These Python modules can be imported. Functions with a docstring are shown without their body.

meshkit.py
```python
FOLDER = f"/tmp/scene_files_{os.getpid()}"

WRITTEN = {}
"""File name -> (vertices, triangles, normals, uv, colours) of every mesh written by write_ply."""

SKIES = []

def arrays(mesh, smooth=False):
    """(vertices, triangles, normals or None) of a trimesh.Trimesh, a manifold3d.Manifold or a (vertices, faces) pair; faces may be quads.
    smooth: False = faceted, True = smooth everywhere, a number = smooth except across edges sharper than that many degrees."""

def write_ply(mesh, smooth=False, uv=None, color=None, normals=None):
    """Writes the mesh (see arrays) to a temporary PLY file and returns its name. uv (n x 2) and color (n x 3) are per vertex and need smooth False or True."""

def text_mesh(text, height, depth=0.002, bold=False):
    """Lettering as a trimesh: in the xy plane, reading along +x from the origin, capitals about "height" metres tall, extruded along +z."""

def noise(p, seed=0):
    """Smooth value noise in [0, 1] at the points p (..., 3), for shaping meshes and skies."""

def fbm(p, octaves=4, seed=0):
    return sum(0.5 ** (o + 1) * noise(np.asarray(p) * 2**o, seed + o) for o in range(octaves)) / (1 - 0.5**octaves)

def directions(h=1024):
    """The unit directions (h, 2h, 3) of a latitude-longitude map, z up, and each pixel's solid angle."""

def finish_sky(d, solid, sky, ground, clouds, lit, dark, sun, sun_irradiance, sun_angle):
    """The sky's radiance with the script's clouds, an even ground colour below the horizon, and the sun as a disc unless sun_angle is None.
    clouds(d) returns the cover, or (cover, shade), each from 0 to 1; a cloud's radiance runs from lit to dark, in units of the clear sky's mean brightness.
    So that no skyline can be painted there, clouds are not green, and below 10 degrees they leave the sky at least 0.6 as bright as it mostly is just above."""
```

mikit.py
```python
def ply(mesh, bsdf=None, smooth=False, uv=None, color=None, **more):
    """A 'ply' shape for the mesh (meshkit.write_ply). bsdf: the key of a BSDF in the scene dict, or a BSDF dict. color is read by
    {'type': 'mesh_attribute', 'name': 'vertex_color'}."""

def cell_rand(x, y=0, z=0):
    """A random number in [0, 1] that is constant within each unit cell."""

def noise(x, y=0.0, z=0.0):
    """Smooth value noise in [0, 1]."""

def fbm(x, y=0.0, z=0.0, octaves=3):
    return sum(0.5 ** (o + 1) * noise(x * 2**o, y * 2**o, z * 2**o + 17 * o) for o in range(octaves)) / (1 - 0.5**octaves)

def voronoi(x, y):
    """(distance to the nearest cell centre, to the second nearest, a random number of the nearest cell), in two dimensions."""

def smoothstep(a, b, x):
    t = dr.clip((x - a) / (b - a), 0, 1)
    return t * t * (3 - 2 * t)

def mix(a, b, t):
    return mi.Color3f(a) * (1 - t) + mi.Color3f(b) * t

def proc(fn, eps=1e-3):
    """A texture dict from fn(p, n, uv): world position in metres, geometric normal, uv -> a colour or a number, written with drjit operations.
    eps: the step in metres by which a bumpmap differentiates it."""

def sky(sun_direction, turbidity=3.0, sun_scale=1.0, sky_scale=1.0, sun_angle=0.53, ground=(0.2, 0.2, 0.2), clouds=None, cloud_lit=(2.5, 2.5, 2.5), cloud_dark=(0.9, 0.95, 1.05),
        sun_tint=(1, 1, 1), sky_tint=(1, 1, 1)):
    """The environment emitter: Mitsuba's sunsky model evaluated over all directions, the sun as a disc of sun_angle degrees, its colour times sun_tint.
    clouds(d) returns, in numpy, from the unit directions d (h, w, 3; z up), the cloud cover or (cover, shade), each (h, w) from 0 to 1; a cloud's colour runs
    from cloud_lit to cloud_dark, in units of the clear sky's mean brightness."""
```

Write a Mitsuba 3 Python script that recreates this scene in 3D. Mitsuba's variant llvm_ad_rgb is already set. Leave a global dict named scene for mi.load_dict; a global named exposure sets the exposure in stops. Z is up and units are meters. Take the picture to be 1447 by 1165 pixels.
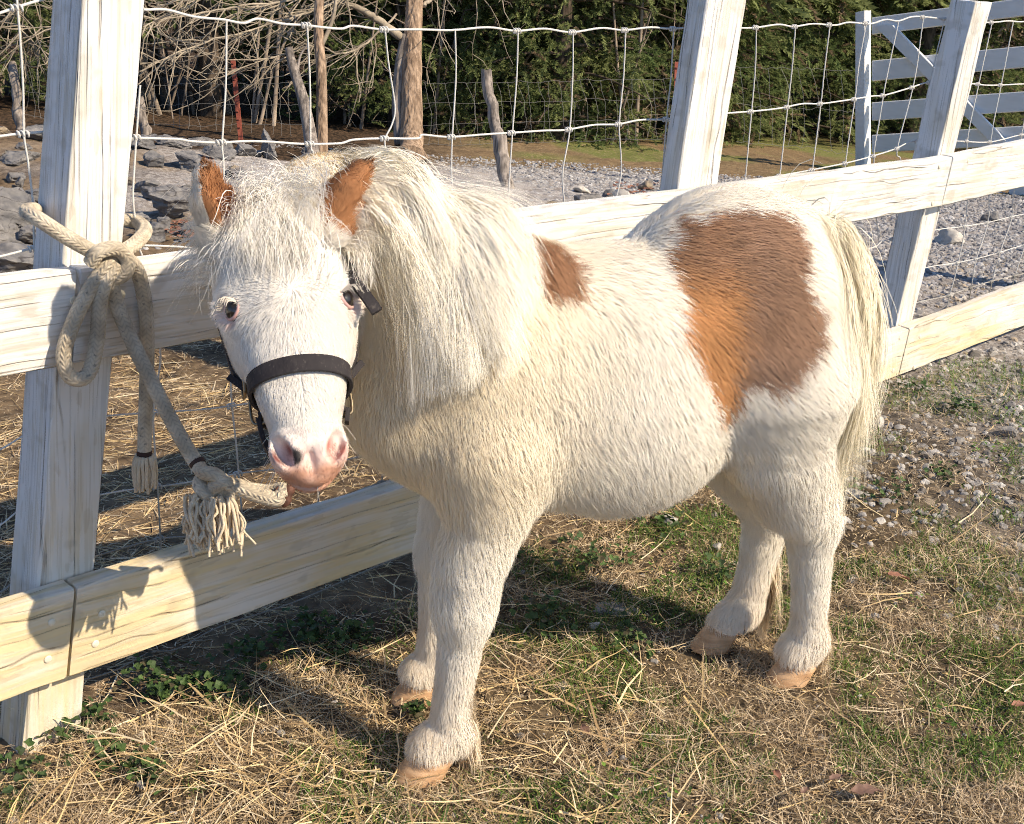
import math, numpy as np, trimesh, mitsuba as mi, drjit as dr, mikit, meshkit, manifold3d as m3
from scipy.spatial import cKDTree
from mikit import proc, noise, fbm, voronoi, cell_rand, smoothstep, mix

# ------------------------------------------------------------------ camera, sky, exposure
T = mi.ScalarTransform4f
scene, labels = {}, {}
IMG_W, IMG_H, FOCAL = 1447.0, 1165.0, 1900.0            # the photograph's own pixels
PITCH, ROLL, EYE = math.radians(19.5), math.radians(4.0), np.array([0, 0, 1.25])
FWD = np.array([0, math.cos(PITCH), -math.sin(PITCH)])
_u0 = np.array([0, math.sin(PITCH), math.cos(PITCH)]); _r0 = np.array([1.0, 0, 0])
RIGHT = math.cos(ROLL) * _r0 + math.sin(ROLL) * _u0
UP = -math.sin(ROLL) * _r0 + math.cos(ROLL) * _u0
scene['camera'] = {'type': 'perspective', 'fov': math.degrees(2 * math.atan(IMG_W / 2 / FOCAL)), 'fov_axis': 'x', 'near_clip': 0.05, 'far_clip': 400.0,
                   'to_world': T().look_at(origin=EYE.tolist(), target=(EYE + FWD).tolist(), up=UP.tolist())}
SUN_AZ, SUN_EL = math.radians(-29), math.radians(39)
SUN = np.array([math.cos(SUN_EL) * math.cos(SUN_AZ), math.cos(SUN_EL) * math.sin(SUN_AZ), math.sin(SUN_EL)])
scene['daylight'] = mikit.sky(SUN.tolist(), turbidity=3.0, sky_scale=0.92, ground=(0.17, 0.16, 0.14), sun_tint=(0.97, 1.0, 1.05), sky_tint=(0.94, 1.0, 1.12))
exposure = 2.08

# ------------------------------------------------------------------ helpers
def ray(x, y): return FWD + RIGHT * ((x - IMG_W / 2) / FOCAL) - UP * ((y - IMG_H / 2) / FOCAL)
FENCE_DIR = np.array([0.694, 0.720, 0]); FENCE_DIR /= np.linalg.norm(FENCE_DIR)
FENCE_N = np.array([FENCE_DIR[1], -FENCE_DIR[0], 0])    # towards the camera side
FENCE_P = np.array([-0.685, 1.76, 0])
def ground_z(x, y):
    """the terrain: rises gently along the fence, then falls away to the drive and the wood's edge"""
    x, y = np.asarray(x, float), np.asarray(y, float)
    t = np.clip((x * FENCE_DIR[0] + y * FENCE_DIR[1] - 0.7) / 2.6, 0, 1)
    s = np.clip(y - 4.3, 0, 10.5); fall = np.where(s < 1.2, s * s / 2.4, s - 0.6)
    return 0.16 * (t * t * (3 - 2 * t) * 0.45 + t * 0.55) - 0.085 * fall
def at_depth(x, y, z): return EYE + ray(x, y) * z
def on_plane(x, y, p0, n):
    d = ray(x, y); return EYE + d * (np.dot(np.asarray(p0) - EYE, n) / np.dot(d, n))
def on_ground(x, y):
    d = ray(x, y); t = 1.0
    for _ in range(90):
        p = EYE + d * t; t += (p[2] - ground_z(p[0], p[1])) / (-d[2]) * 0.8
    return EYE + d * t
def on_fence(x, y, off=0.0): return on_plane(x, y, FENCE_P + FENCE_N * off, FENCE_N)
def unit(v): v = np.asarray(v, float); return v / np.maximum(np.linalg.norm(v, axis=-1, keepdims=True), 1e-12)

_taken = {}
def numbered(key):
    n = _taken.get(key, -1) + 1; _taken[key] = n
    return key if n == 0 else f'{key}_{n:03d}'
def thing(name, label, category, group=None, kind=None):
    key = numbered(name); labels[key] = {'label': label, 'category': category}
    if group: labels[key]['group'] = group
    if kind: labels[key]['kind'] = kind
    return key
def put(name, mesh, bsdf, parent=None, smooth=False, label=None, kind=None, uv=None, color=None, normals=None):
    """one entry of the scene; with a parent it is that thing's (or part's) part"""
    key = numbered(parent + '__' + name) if parent else name
    if normals is not None:
        path = meshkit.write_ply(mesh, False, uv, color, normals=normals)
        d = {'type': 'ply', 'filename': path, 'face_normals': False, 'bsdf': {'type': 'ref', 'id': bsdf}}
    else:
        d = mikit.ply(mesh, bsdf, smooth=smooth, uv=uv, color=color)
    scene[key] = d
    if label or kind:
        labels.setdefault(key, {})
        if label: labels[key]['label'] = label
        if kind: labels[key]['kind'] = kind
    return key
def structure(name, mesh, bsdf, **more):
    put(name, mesh, bsdf, **more); labels[name] = {'kind': 'structure'}
def join(meshes):
    """(v, f) pairs or trimeshes -> one (v, f)"""
    vs, fs, n = [], [], 0
    for m in meshes:
        v, f = (np.asarray(m.vertices), np.asarray(m.faces)) if hasattr(m, 'vertices') else m
        vs.append(v); fs.append(np.asarray(f) + n); n += len(v)
    return np.vstack(vs), np.vstack(fs)
def tube(points, radii, sides=8, caps=True):
    """a swept round bar through the points with a radius per point"""
    p = np.asarray(points, float); n = len(p); r = np.broadcast_to(np.asarray(radii, float), (n,))
    t = unit(np.gradient(p, axis=0))
    ref = np.array([0, 0, 1.0]) if abs(t[0][2]) < 0.9 else np.array([1.0, 0, 0])
    u = unit(np.cross(t[0], ref)); us = [u]
    for i in range(1, n):
        u = us[-1] - t[i] * np.dot(us[-1], t[i]); us.append(unit(u))
    us = np.array(us); ws = np.cross(t, us)
    a = np.arange(sides) * 2 * np.pi / sides
    v = p[:, None] + (us[:, None] * np.cos(a)[None, :, None] + ws[:, None] * np.sin(a)[None, :, None]) * r[:, None, None]
    v = v.reshape(-1, 3)
    i, j = np.meshgrid(np.arange(n - 1), np.arange(sides), indexing='ij'); k = (j + 1) % sides
    q0, q1, q2, q3 = i * sides + j, i * sides + k, (i + 1) * sides + k, (i + 1) * sides + j
    f = np.concatenate([np.stack([q0, q1, q2], -1).reshape(-1, 3), np.stack([q0, q2, q3], -1).reshape(-1, 3)])
    if caps:
        v = np.vstack([v, p[:1], p[-1:]]); c0, c1 = n * sides, n * sides + 1; j = np.arange(sides); k = (j + 1) % sides
        f = np.vstack([f, np.stack([k, j, j * 0 + c0], -1), np.stack([(n - 1) * sides + j, (n - 1) * sides + k, j * 0 + c1], -1)])
    return v, f
def spline(points, n):
    """Catmull-Rom through the points, n samples"""
    p = np.asarray(points, float); p = np.vstack([2 * p[0] - p[1], p, 2 * p[-1] - p[-2]])
    s = np.linspace(0, len(p) - 3 - 1e-6, n); i = s.astype(int); t = (s - i)[:, None]
    a, b, c, d = p[i], p[i + 1], p[i + 2], p[i + 3]
    return 0.5 * (2 * b + (c - a) * t + (2 * a - 5 * b + 4 * c - d) * t ** 2 + (3 * b - a - 3 * c + d) * t ** 3)
def ribbons(root, path_dirs, lengths, width, normal, color, taper=True, tipfade=None):
    """many flat hairs, straws or blades as one mesh. root (n,3); path_dirs: list of (n,3) segment directions; returns v, f, normals, colours"""
    n = len(root); k = len(path_dirs); p = root; pts = [p]
    for d in path_dirs:
        p = p + unit(d) * (np.asarray(lengths) / k)[:, None]; pts.append(p)
    v, nn, cc = [], [], []
    for i, p in enumerate(pts):
        d = unit(path_dirs[min(i, k - 1)]); side = unit(np.cross(normal, d))
        w = np.asarray(width) * ((1 - 0.75 * (i / k) ** 1.5) if taper else 1.0) * 0.5
        w = np.broadcast_to(w, (n,))[:, None]
        if i == k and taper:
            v.append(p[:, None])
        else:
            v.append(np.stack([p - side * w, p + side * w], 1))
    pointed = taper
    per = 2 * k + (1 if pointed else 2)
    V = np.concatenate(v, 1).reshape(-1, 3); base = np.arange(n)[:, None] * per
    tri = []
    for i in range(k - (1 if pointed else 0)):
        a = 2 * i; tri += [[a, a + 1, a + 3], [a, a + 3, a + 2]]
    if pointed:
        a = 2 * (k - 1); tri += [[a, a + 1, a + 2]]
    F = (base[:, :, None] + np.array(tri)[None]).reshape(-1, 3)
    C = np.repeat(color, per, 0)
    N = np.repeat(unit(normal), per, 0)
    return V, F, N, C
# ------------------------------------------------------------------ ground
def fence_off(x, y): return (x - FENCE_P[0]) * FENCE_N[0] + (y - FENCE_P[1]) * FENCE_N[1]      # metres in front of the fence
_xs = np.concatenate([-np.geomspace(80, 2.6, 40), np.linspace(-2.5, 3.0, 330), np.geomspace(3.1, 120, 44)])
_ys = np.concatenate([np.linspace(-6, 1.2, 12), np.linspace(1.25, 5.2, 240), np.linspace(5.25, 12, 130), np.geomspace(12.2, 220, 46)])
_gx, _gy = np.meshgrid(_xs, _ys, indexing='ij')
_p = np.stack([_gx, _gy, _gx * 0], -1)
_bump = (meshkit.fbm(_p * 5, 3) - 0.5) * 0.035 + (meshkit.fbm(_p * 22 + 7, 3) - 0.5) * 0.018
_bank = 0.16 * np.exp(-((_gx + 2.6) / 1.5) ** 2 - ((_gy - 6.8) / 1.3) ** 2)
def bank_z(x, y): return 0.16 * np.exp(-((np.asarray(x) + 2.6) / 1.5) ** 2 - ((np.asarray(y) - 6.8) / 1.3) ** 2)
_gz = ground_z(_gx, _gy) + np.where((_gy > 0.5) & (_gy < 13), _bump, 0) - 0.006 + _bank
_i = np.arange((len(_xs) - 1) * len(_ys)).reshape(len(_xs) - 1, len(_ys))[:, :-1].ravel(); _m = len(_ys)
def soil(p, n, uv):
    off = (p.x - float(FENCE_P[0])) * float(FENCE_N[0]) + (p.y - float(FENCE_P[1])) * float(FENCE_N[1])
    a = fbm(p.x * 6, p.y * 6, 0, 4); b = fbm(p.x * 55, p.y * 55, 3, 3); c = fbm(p.x * 1.6 + 9, p.y * 1.6, 0, 3)
    dirt = mix([0.060, 0.042, 0.028], [0.20, 0.145, 0.090], smoothstep(0.25, 0.8, a * 0.6 + b * 0.5))
    front = mix([0.050, 0.038, 0.025], [0.165, 0.125, 0.078], smoothstep(0.3, 0.75, a * 0.5 + b * 0.55))
    col = mix(dirt, front, smoothstep(-0.05, 0.15, off))
    f1, f2, w = voronoi(p.x * 48, p.y * 48); g1, g2, w2 = voronoi(p.x * 110, p.y * 110)
    stone = mix([0.20, 0.19, 0.19], [0.42, 0.40, 0.38], w * 0.6 + w2 * 0.4) * (0.75 + 0.4 * smoothstep(0.0, 0.35, f2 - f1)) * (0.75 + 0.35 * smoothstep(0.0, 0.3, g2 - g1))
    edge = c * 1.6
    drive = smoothstep(5.3, 6.3, p.y + edge + 1.3 * smoothstep(0.0, 1.2, p.x)) * (1 - smoothstep(9.0, 9.8, p.y + edge * 0.6 - 0.10 * p.x)) * smoothstep(-1.9, -0.7, p.x + edge * 0.8)
    side = smoothstep(0.55, 1.3, p.x + edge * 0.4 - 0.5) * smoothstep(2.5, 3.3, p.y + edge * 0.5) * (1 - smoothstep(4.2, 5.5, p.y)) * 0.8
    col = mix(col, stone, dr.maximum(drive, side) * (0.55 + 0.45 * smoothstep(0.3, 0.6, b)))
    lawn = smoothstep(9.2, 9.9, p.y + edge * 0.6 - 0.10 * p.x) * smoothstep(-1.2, 0.2, p.x)
    grass = mix([0.15, 0.105, 0.06], [0.115, 0.125, 0.04], smoothstep(0.40, 0.62, fbm(p.x * 1.4, p.y * 0.9, 2, 3)))
    grass = mix(grass, [0.22, 0.17, 0.10], smoothstep(0.55, 0.75, b) * 0.8)
    col = mix(col, grass, lawn)
    wood = dr.maximum(smoothstep(15.2, 16.6, p.y + edge), smoothstep(8.2, 9.2, p.y + edge - 0.4 * p.x) * (1 - smoothstep(-1.4, -0.2, p.x)))
    litter = mix([0.022, 0.016, 0.011], [0.075, 0.048, 0.030], smoothstep(0.35, 0.7, b))
    return mix(col, litter, wood)
scene['soil'] = {'type': 'principled', 'roughness': 0.95, 'specular': 0.15, 'base_color': proc(soil)}
structure('ground', (np.stack([_gx, _gy, _gz], -1).reshape(-1, 3), np.vstack([np.stack([_i, _i + _m, _i + _m + 1], 1), np.stack([_i, _i + _m + 1, _i + 1], 1)])), 'soil', smooth=True)

# ------------------------------------------------------------------ wood paint, wire, bark, stone
SA, SB, SC = [float(v) for v in FENCE_DIR]
def fence_uv(p, along_fence):
    s = p.x * SA + p.y * SB; o = p.x * float(FENCE_N[0]) + p.y * float(FENCE_N[1])
    return (s, p.z + o * 1.3) if along_fence else (p.z, s + o * 1.3 - 0.055 * p.z)
def checks_in_wood(u, v, f, fu, lo, hi, seed):
    """thin drying cracks that follow the grain and come and go"""
    w = v * f + 1.5 * fbm(u * 2.4, v * 9, seed, 3) + 0.25 * noise(u * 19, v * 30, seed)
    k = dr.abs(w - dr.floor(w) - 0.5); on = smoothstep(lo, hi, noise(u * fu, dr.floor(w) * 7.7, seed))
    return (1 - smoothstep(0.015, 0.070, k)) * on
def painted(along_fence, yellow):
    def fn(p, n, uv):
        u, v = fence_uv(p, along_fence)
        g = fbm(u * 5, v * 75, 1.3, 4); g2 = fbm(u * 2.2 + 5, v * 26, 4, 3); fine = fbm(u * 9, v * 330, 2, 2)
        blotch = fbm(p.x * 5, p.y * 5, p.z * 7, 4); small = fbm(p.x * 26, p.y * 26, p.z * 30, 3)
        paint = mix([0.79, 0.79, 0.785], [0.69, 0.68, 0.65], smoothstep(0.40, 0.75, g2 * 0.6 + blotch * 0.45))
        paint = paint * (1 - 0.16 * smoothstep(0.52, 0.72, fine) - 0.10 * smoothstep(0.55, 0.7, g))
        wood = mix([0.58, 0.46, 0.26], [0.78, 0.66, 0.42], g * 0.6 + fine * 0.4)
        low = yellow * (1 - smoothstep(0.05, 0.50, p.z)) if not along_fence else yellow
        bare = dr.clip(smoothstep(0.46, 0.66, g * 0.5 + blotch * 0.30 + fine * 0.22) * 0.30 + low * (0.35 + 0.80 * smoothstep(0.28, 0.62, blotch * 0.6 + g * 0.4)), 0, 1)
        col = mix(paint, wood, bare)
        crack = dr.maximum(checks_in_wood(u, v, 34, 4.1, 0.56, 0.74, 1.0), 0.7 * checks_in_wood(u, v, 85, 6.5, 0.58, 0.78, 5.0))
        col = mix(col, [0.22, 0.17, 0.115], crack * 0.62 * smoothstep(0.25, 0.55, noise(u * 31, v * 40, 3.0)))
        dirt = smoothstep(0.58, 0.78, small) * 0.30 + smoothstep(0.6, 0.75, blotch) * 0.12
        flake = smoothstep(0.70, 0.74, fbm(u * 16, v * 70, 9, 3)) * 0.25
        col = mix(col, [0.42, 0.34, 0.22], flake)
        return mix(col, [0.34, 0.30, 0.23], dirt)
    return fn
def grain(along_fence):
    def fn(p, n, uv):
        u, v = fence_uv(p, along_fence)
        crack = dr.maximum(checks_in_wood(u, v, 34, 4.1, 0.56, 0.74, 1.0), 0.6 * checks_in_wood(u, v, 85, 6.5, 0.58, 0.78, 5.0))
        return fbm(u * 6, v * 110, 1.3, 3) * 0.0026 - crack * 0.003 + fbm(p.x * 60, p.y * 60, p.z * 60, 2) * 0.0008
    return fn
for nm, al, ye in (('board_paint', True, 0.05), ('low_board_paint', True, 0.72), ('post_paint', False, 0.55)):
    scene[nm] = {'type': 'bumpmap', 'arbitrary': proc(grain(al), 4e-4), 'scale': 1.0, 'bsdf': {'type': 'principled', 'roughness': 0.62, 'specular': 0.35, 'base_color': proc(painted(al, ye))}}
scene['gate_paint'] = {'type': 'principled', 'roughness': 0.55, 'base_color': proc(lambda p, n, uv: mix([0.80, 0.80, 0.80], [0.68, 0.68, 0.66], fbm(p.x * 9, p.y * 9, p.z * 40, 3)))}
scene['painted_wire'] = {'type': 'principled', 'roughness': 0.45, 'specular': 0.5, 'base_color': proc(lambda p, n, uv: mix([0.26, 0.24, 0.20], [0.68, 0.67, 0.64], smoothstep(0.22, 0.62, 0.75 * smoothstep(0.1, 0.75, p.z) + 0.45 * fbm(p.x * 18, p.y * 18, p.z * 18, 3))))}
scene['old_wire'] = {'type': 'principled', 'roughness': 0.5, 'base_color': {'type': 'rgb', 'value': [0.20, 0.195, 0.185]}}
scene['nail_head'] = {'type': 'principled', 'roughness': 0.5, 'base_color': {'type': 'rgb', 'value': [0.72, 0.68, 0.56]}}
scene['rust'] = {'type': 'principled', 'roughness': 0.75, 'base_color': proc(lambda p, n, uv: mix([0.22, 0.045, 0.03], [0.34, 0.10, 0.06], fbm(p.x * 40, p.y * 40, p.z * 18, 3)))}
def bark(dark, light, fz=9.0, fx=60.0):
    return proc(lambda p, n, uv: mix(dark, light, smoothstep(0.25, 0.75, fbm(p.x * fx, p.y * fx, p.z * fz, 4))) * (0.75 + 0.4 * noise(p.x * 7, p.y * 7, p.z * 3)))
scene['tan_bark'] = {'type': 'bumpmap', 'arbitrary': proc(lambda p, n, uv: fbm(p.x * 60, p.y * 60, p.z * 14, 4) * 0.02, 2e-3), 'scale': 1.0, 'bsdf': {'type': 'principled', 'roughness': 0.9, 'base_color': bark([0.20, 0.135, 0.09], [0.46, 0.335, 0.235])}}
scene['grey_wood'] = {'type': 'principled', 'roughness': 0.9, 'base_color': bark([0.11, 0.095, 0.085], [0.38, 0.33, 0.29], 6, 90)}
scene['twig_bark'] = {'type': 'principled', 'roughness': 0.9, 'base_color': bark([0.24, 0.20, 0.15], [0.46, 0.395, 0.30], 12, 12)}
scene['dark_bark'] = {'type': 'principled', 'roughness': 0.95, 'base_color': bark([0.045, 0.034, 0.026], [0.15, 0.115, 0.085], 9, 40)}
def stone(p, n, uv):
    a = fbm(p.x * 7, p.y * 7, p.z * 14, 4); b = fbm(p.x * 40, p.y * 40, p.z * 55, 3)
    c = mix([0.085, 0.086, 0.095], [0.245, 0.235, 0.225], smoothstep(0.25, 0.75, a * 0.6 + b * 0.45))
    c = mix(c, [0.40, 0.30, 0.17], smoothstep(0.60, 0.75, fbm(p.x * 5 + 3, p.y * 5, p.z * 5, 3)) * 0.6)
    k = dr.abs(fbm(p.x * 6 + 20, p.y * 6, p.z * 16, 3) - 0.5)
    return mix(c, [0.05, 0.045, 0.045], (1 - smoothstep(0.002, 0.012, k)) * 0.8)
scene['grey_stone'] = {'type': 'bumpmap', 'arbitrary': proc(lambda p, n, uv: fbm(p.x * 22, p.y * 22, p.z * 34, 4) * 0.03, 2e-3), 'scale': 1.0, 'bsdf': {'type': 'principled', 'roughness': 0.9, 'base_color': proc(stone)}}
scene['pale_stone'] = {'type': 'principled', 'roughness': 0.9, 'base_color': proc(lambda p, n, uv: mix([0.30, 0.28, 0.25], [0.58, 0.55, 0.50], fbm(p.x * 60, p.y * 60, p.z * 60, 4)))}

# ------------------------------------------------------------------ the white fence
def rounded_bar(corners_a, corners_b, r=0.003, cuts=10, wob=0.0012, seed=0):
    """a sawn bar between two end rectangles (4 corners each, in order), with chamfered edges and slightly uneven faces"""
    a, b = np.asarray(corners_a, float), np.asarray(corners_b, float); rg = np.random.default_rng(seed)
    def ring(c):
        out = []
        for i in range(4):
            p, q, s = c[i], c[i - 1], c[(i + 1) % 4]
            out += [p + unit(q - p) * r, p + unit(s - p) * r]
        return np.array(out)
    ra, rb = ring(a), ring(b); ax = unit(rb.mean(0) - ra.mean(0))
    V = [ra + (ra.mean(0) - ra) * 0.02]; ts = np.linspace(0, 1, cuts)
    for t in ts:
        w = ra * (1 - t) + rb * t
        V.append(w + rg.normal(0, wob, (8, 3)) * np.array([1, 1, 1]))
    V.append(rb + (rb.mean(0) - rb) * 0.02)
    V[1] = V[1] + ax * 0.002; V[-2] = V[-2] - ax * 0.002
    m = len(V); V = np.vstack(V + [ra.mean(0)[None], rb.mean(0)[None]]); F = []
    for i in range(m - 1):
        for k in range(8): q = (k + 1) % 8; F += [[i * 8 + k, i * 8 + q, (i + 1) * 8 + q], [i * 8 + k, (i + 1) * 8 + q, (i + 1) * 8 + k]]
    for k in range(8): F += [[m * 8, (k + 1) % 8, k], [m * 8 + 1, (m - 1) * 8 + k, (m - 1) * 8 + (k + 1) % 8]]
    t = trimesh.Trimesh(V, np.array(F), process=False); t.fix_normals(); return t
def fpos(s, z, off): return FENCE_P + FENCE_DIR * s + FENCE_N * off + np.array([0, 0, z - FENCE_P[2]])
FENCE = thing('white_fence', 'white painted board fence with leaning posts, its lower boards worn to yellowish wood', 'fence')
def post(s_bot, s_top, z_bot, z_top, width, depth, seed, label=None):
    def sec(s, z): return [fpos(s - width / 2, z, -.040), fpos(s + width / 2, z, -.040), fpos(s + width / 2, z, -.040 - depth), fpos(s - width / 2, z, -.040 - depth)]
    return put('post', rounded_bar(sec(s_bot, z_bot), sec(s_top, z_top), 0.004, 16, 0.0008, seed), 'post_paint', FENCE, smooth=30, label=label)
post(0.024, 0.224, -0.10, 1.42, 0.0945, 0.090, 1)
post(1.500, 1.604, 0.00, 1.42, 0.142, 0.050, 2)
post(2.536, 2.716, 0.05, 1.165, 0.091, 0.075, 3)
post(-1.25, -1.17, -0.15, 1.30, 0.092, 0.090, 4)
post(4.05, 4.25, 0.0, 1.25, 0.091, 0.090, 5)
def board(sa, za, ha, sb, zb, hb, mat, seed, lean=0.0):
    """a board from s=sa to sb; z is its lower edge, h its height at each end; lean slants its cut ends like the posts"""
    def sec(s, z, h): return [fpos(s, z, 0.0), fpos(s + lean * h, z + h, 0.0), fpos(s + lean * h, z + h, -.038), fpos(s, z, -.038)]
    return put('board', rounded_bar(sec(sa, za, ha), sec(sb, zb, hb), 0.004, 24, 0.0009, seed), mat, FENCE, smooth=30)
b1 = board(-1.25, .634, .140, 0.075, .631, .137, 'board_paint', 11, .12)
b2 = board(0.079, .631, .137, 2.593, .637, .132, 'board_paint', 12, .14)
b3 = board(2.598, .637, .134, 4.15, .680, .142, 'board_paint', 13, .14)
b4 = board(-1.25, .128, .155, 0.045, .130, .150, 'low_board_paint', 14, .14)
b5 = board(0.050, .130, .150, 2.515, .169, .134, 'low_board_paint', 15, .14)
b6 = board(2.520, .169, .136, 4.10, .225, .145, 'low_board_paint', 16, .14)
def nail(px, py, parent):
    c = on_fence(px, py, 0.001); d = trimesh.creation.icosphere(2, 1.0); d.apply_scale([.0062, .0062, .0022])
    m = np.eye(4); m[:3, :3] = np.stack([FENCE_DIR, np.array([0, 0, 1.0]), FENCE_N], 1); m[:3, 3] = c; d.apply_transform(m)
    put('nail_head', d, 'nail_head', parent, smooth=True)
for x, y, b in ((144, 868, b5), (135, 910, b5), (73, 880, b4), (68, 932, b4), (172, 416, b2), (182, 461, b2), (104, 425, b1), (1368, 228, b3), (1272, 478, b5), (1262, 524, b5), (1300, 476, b6), (1292, 520, b6), (1328, 236, b2), (1318, 288, b2)): nail(x, y, b)

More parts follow.
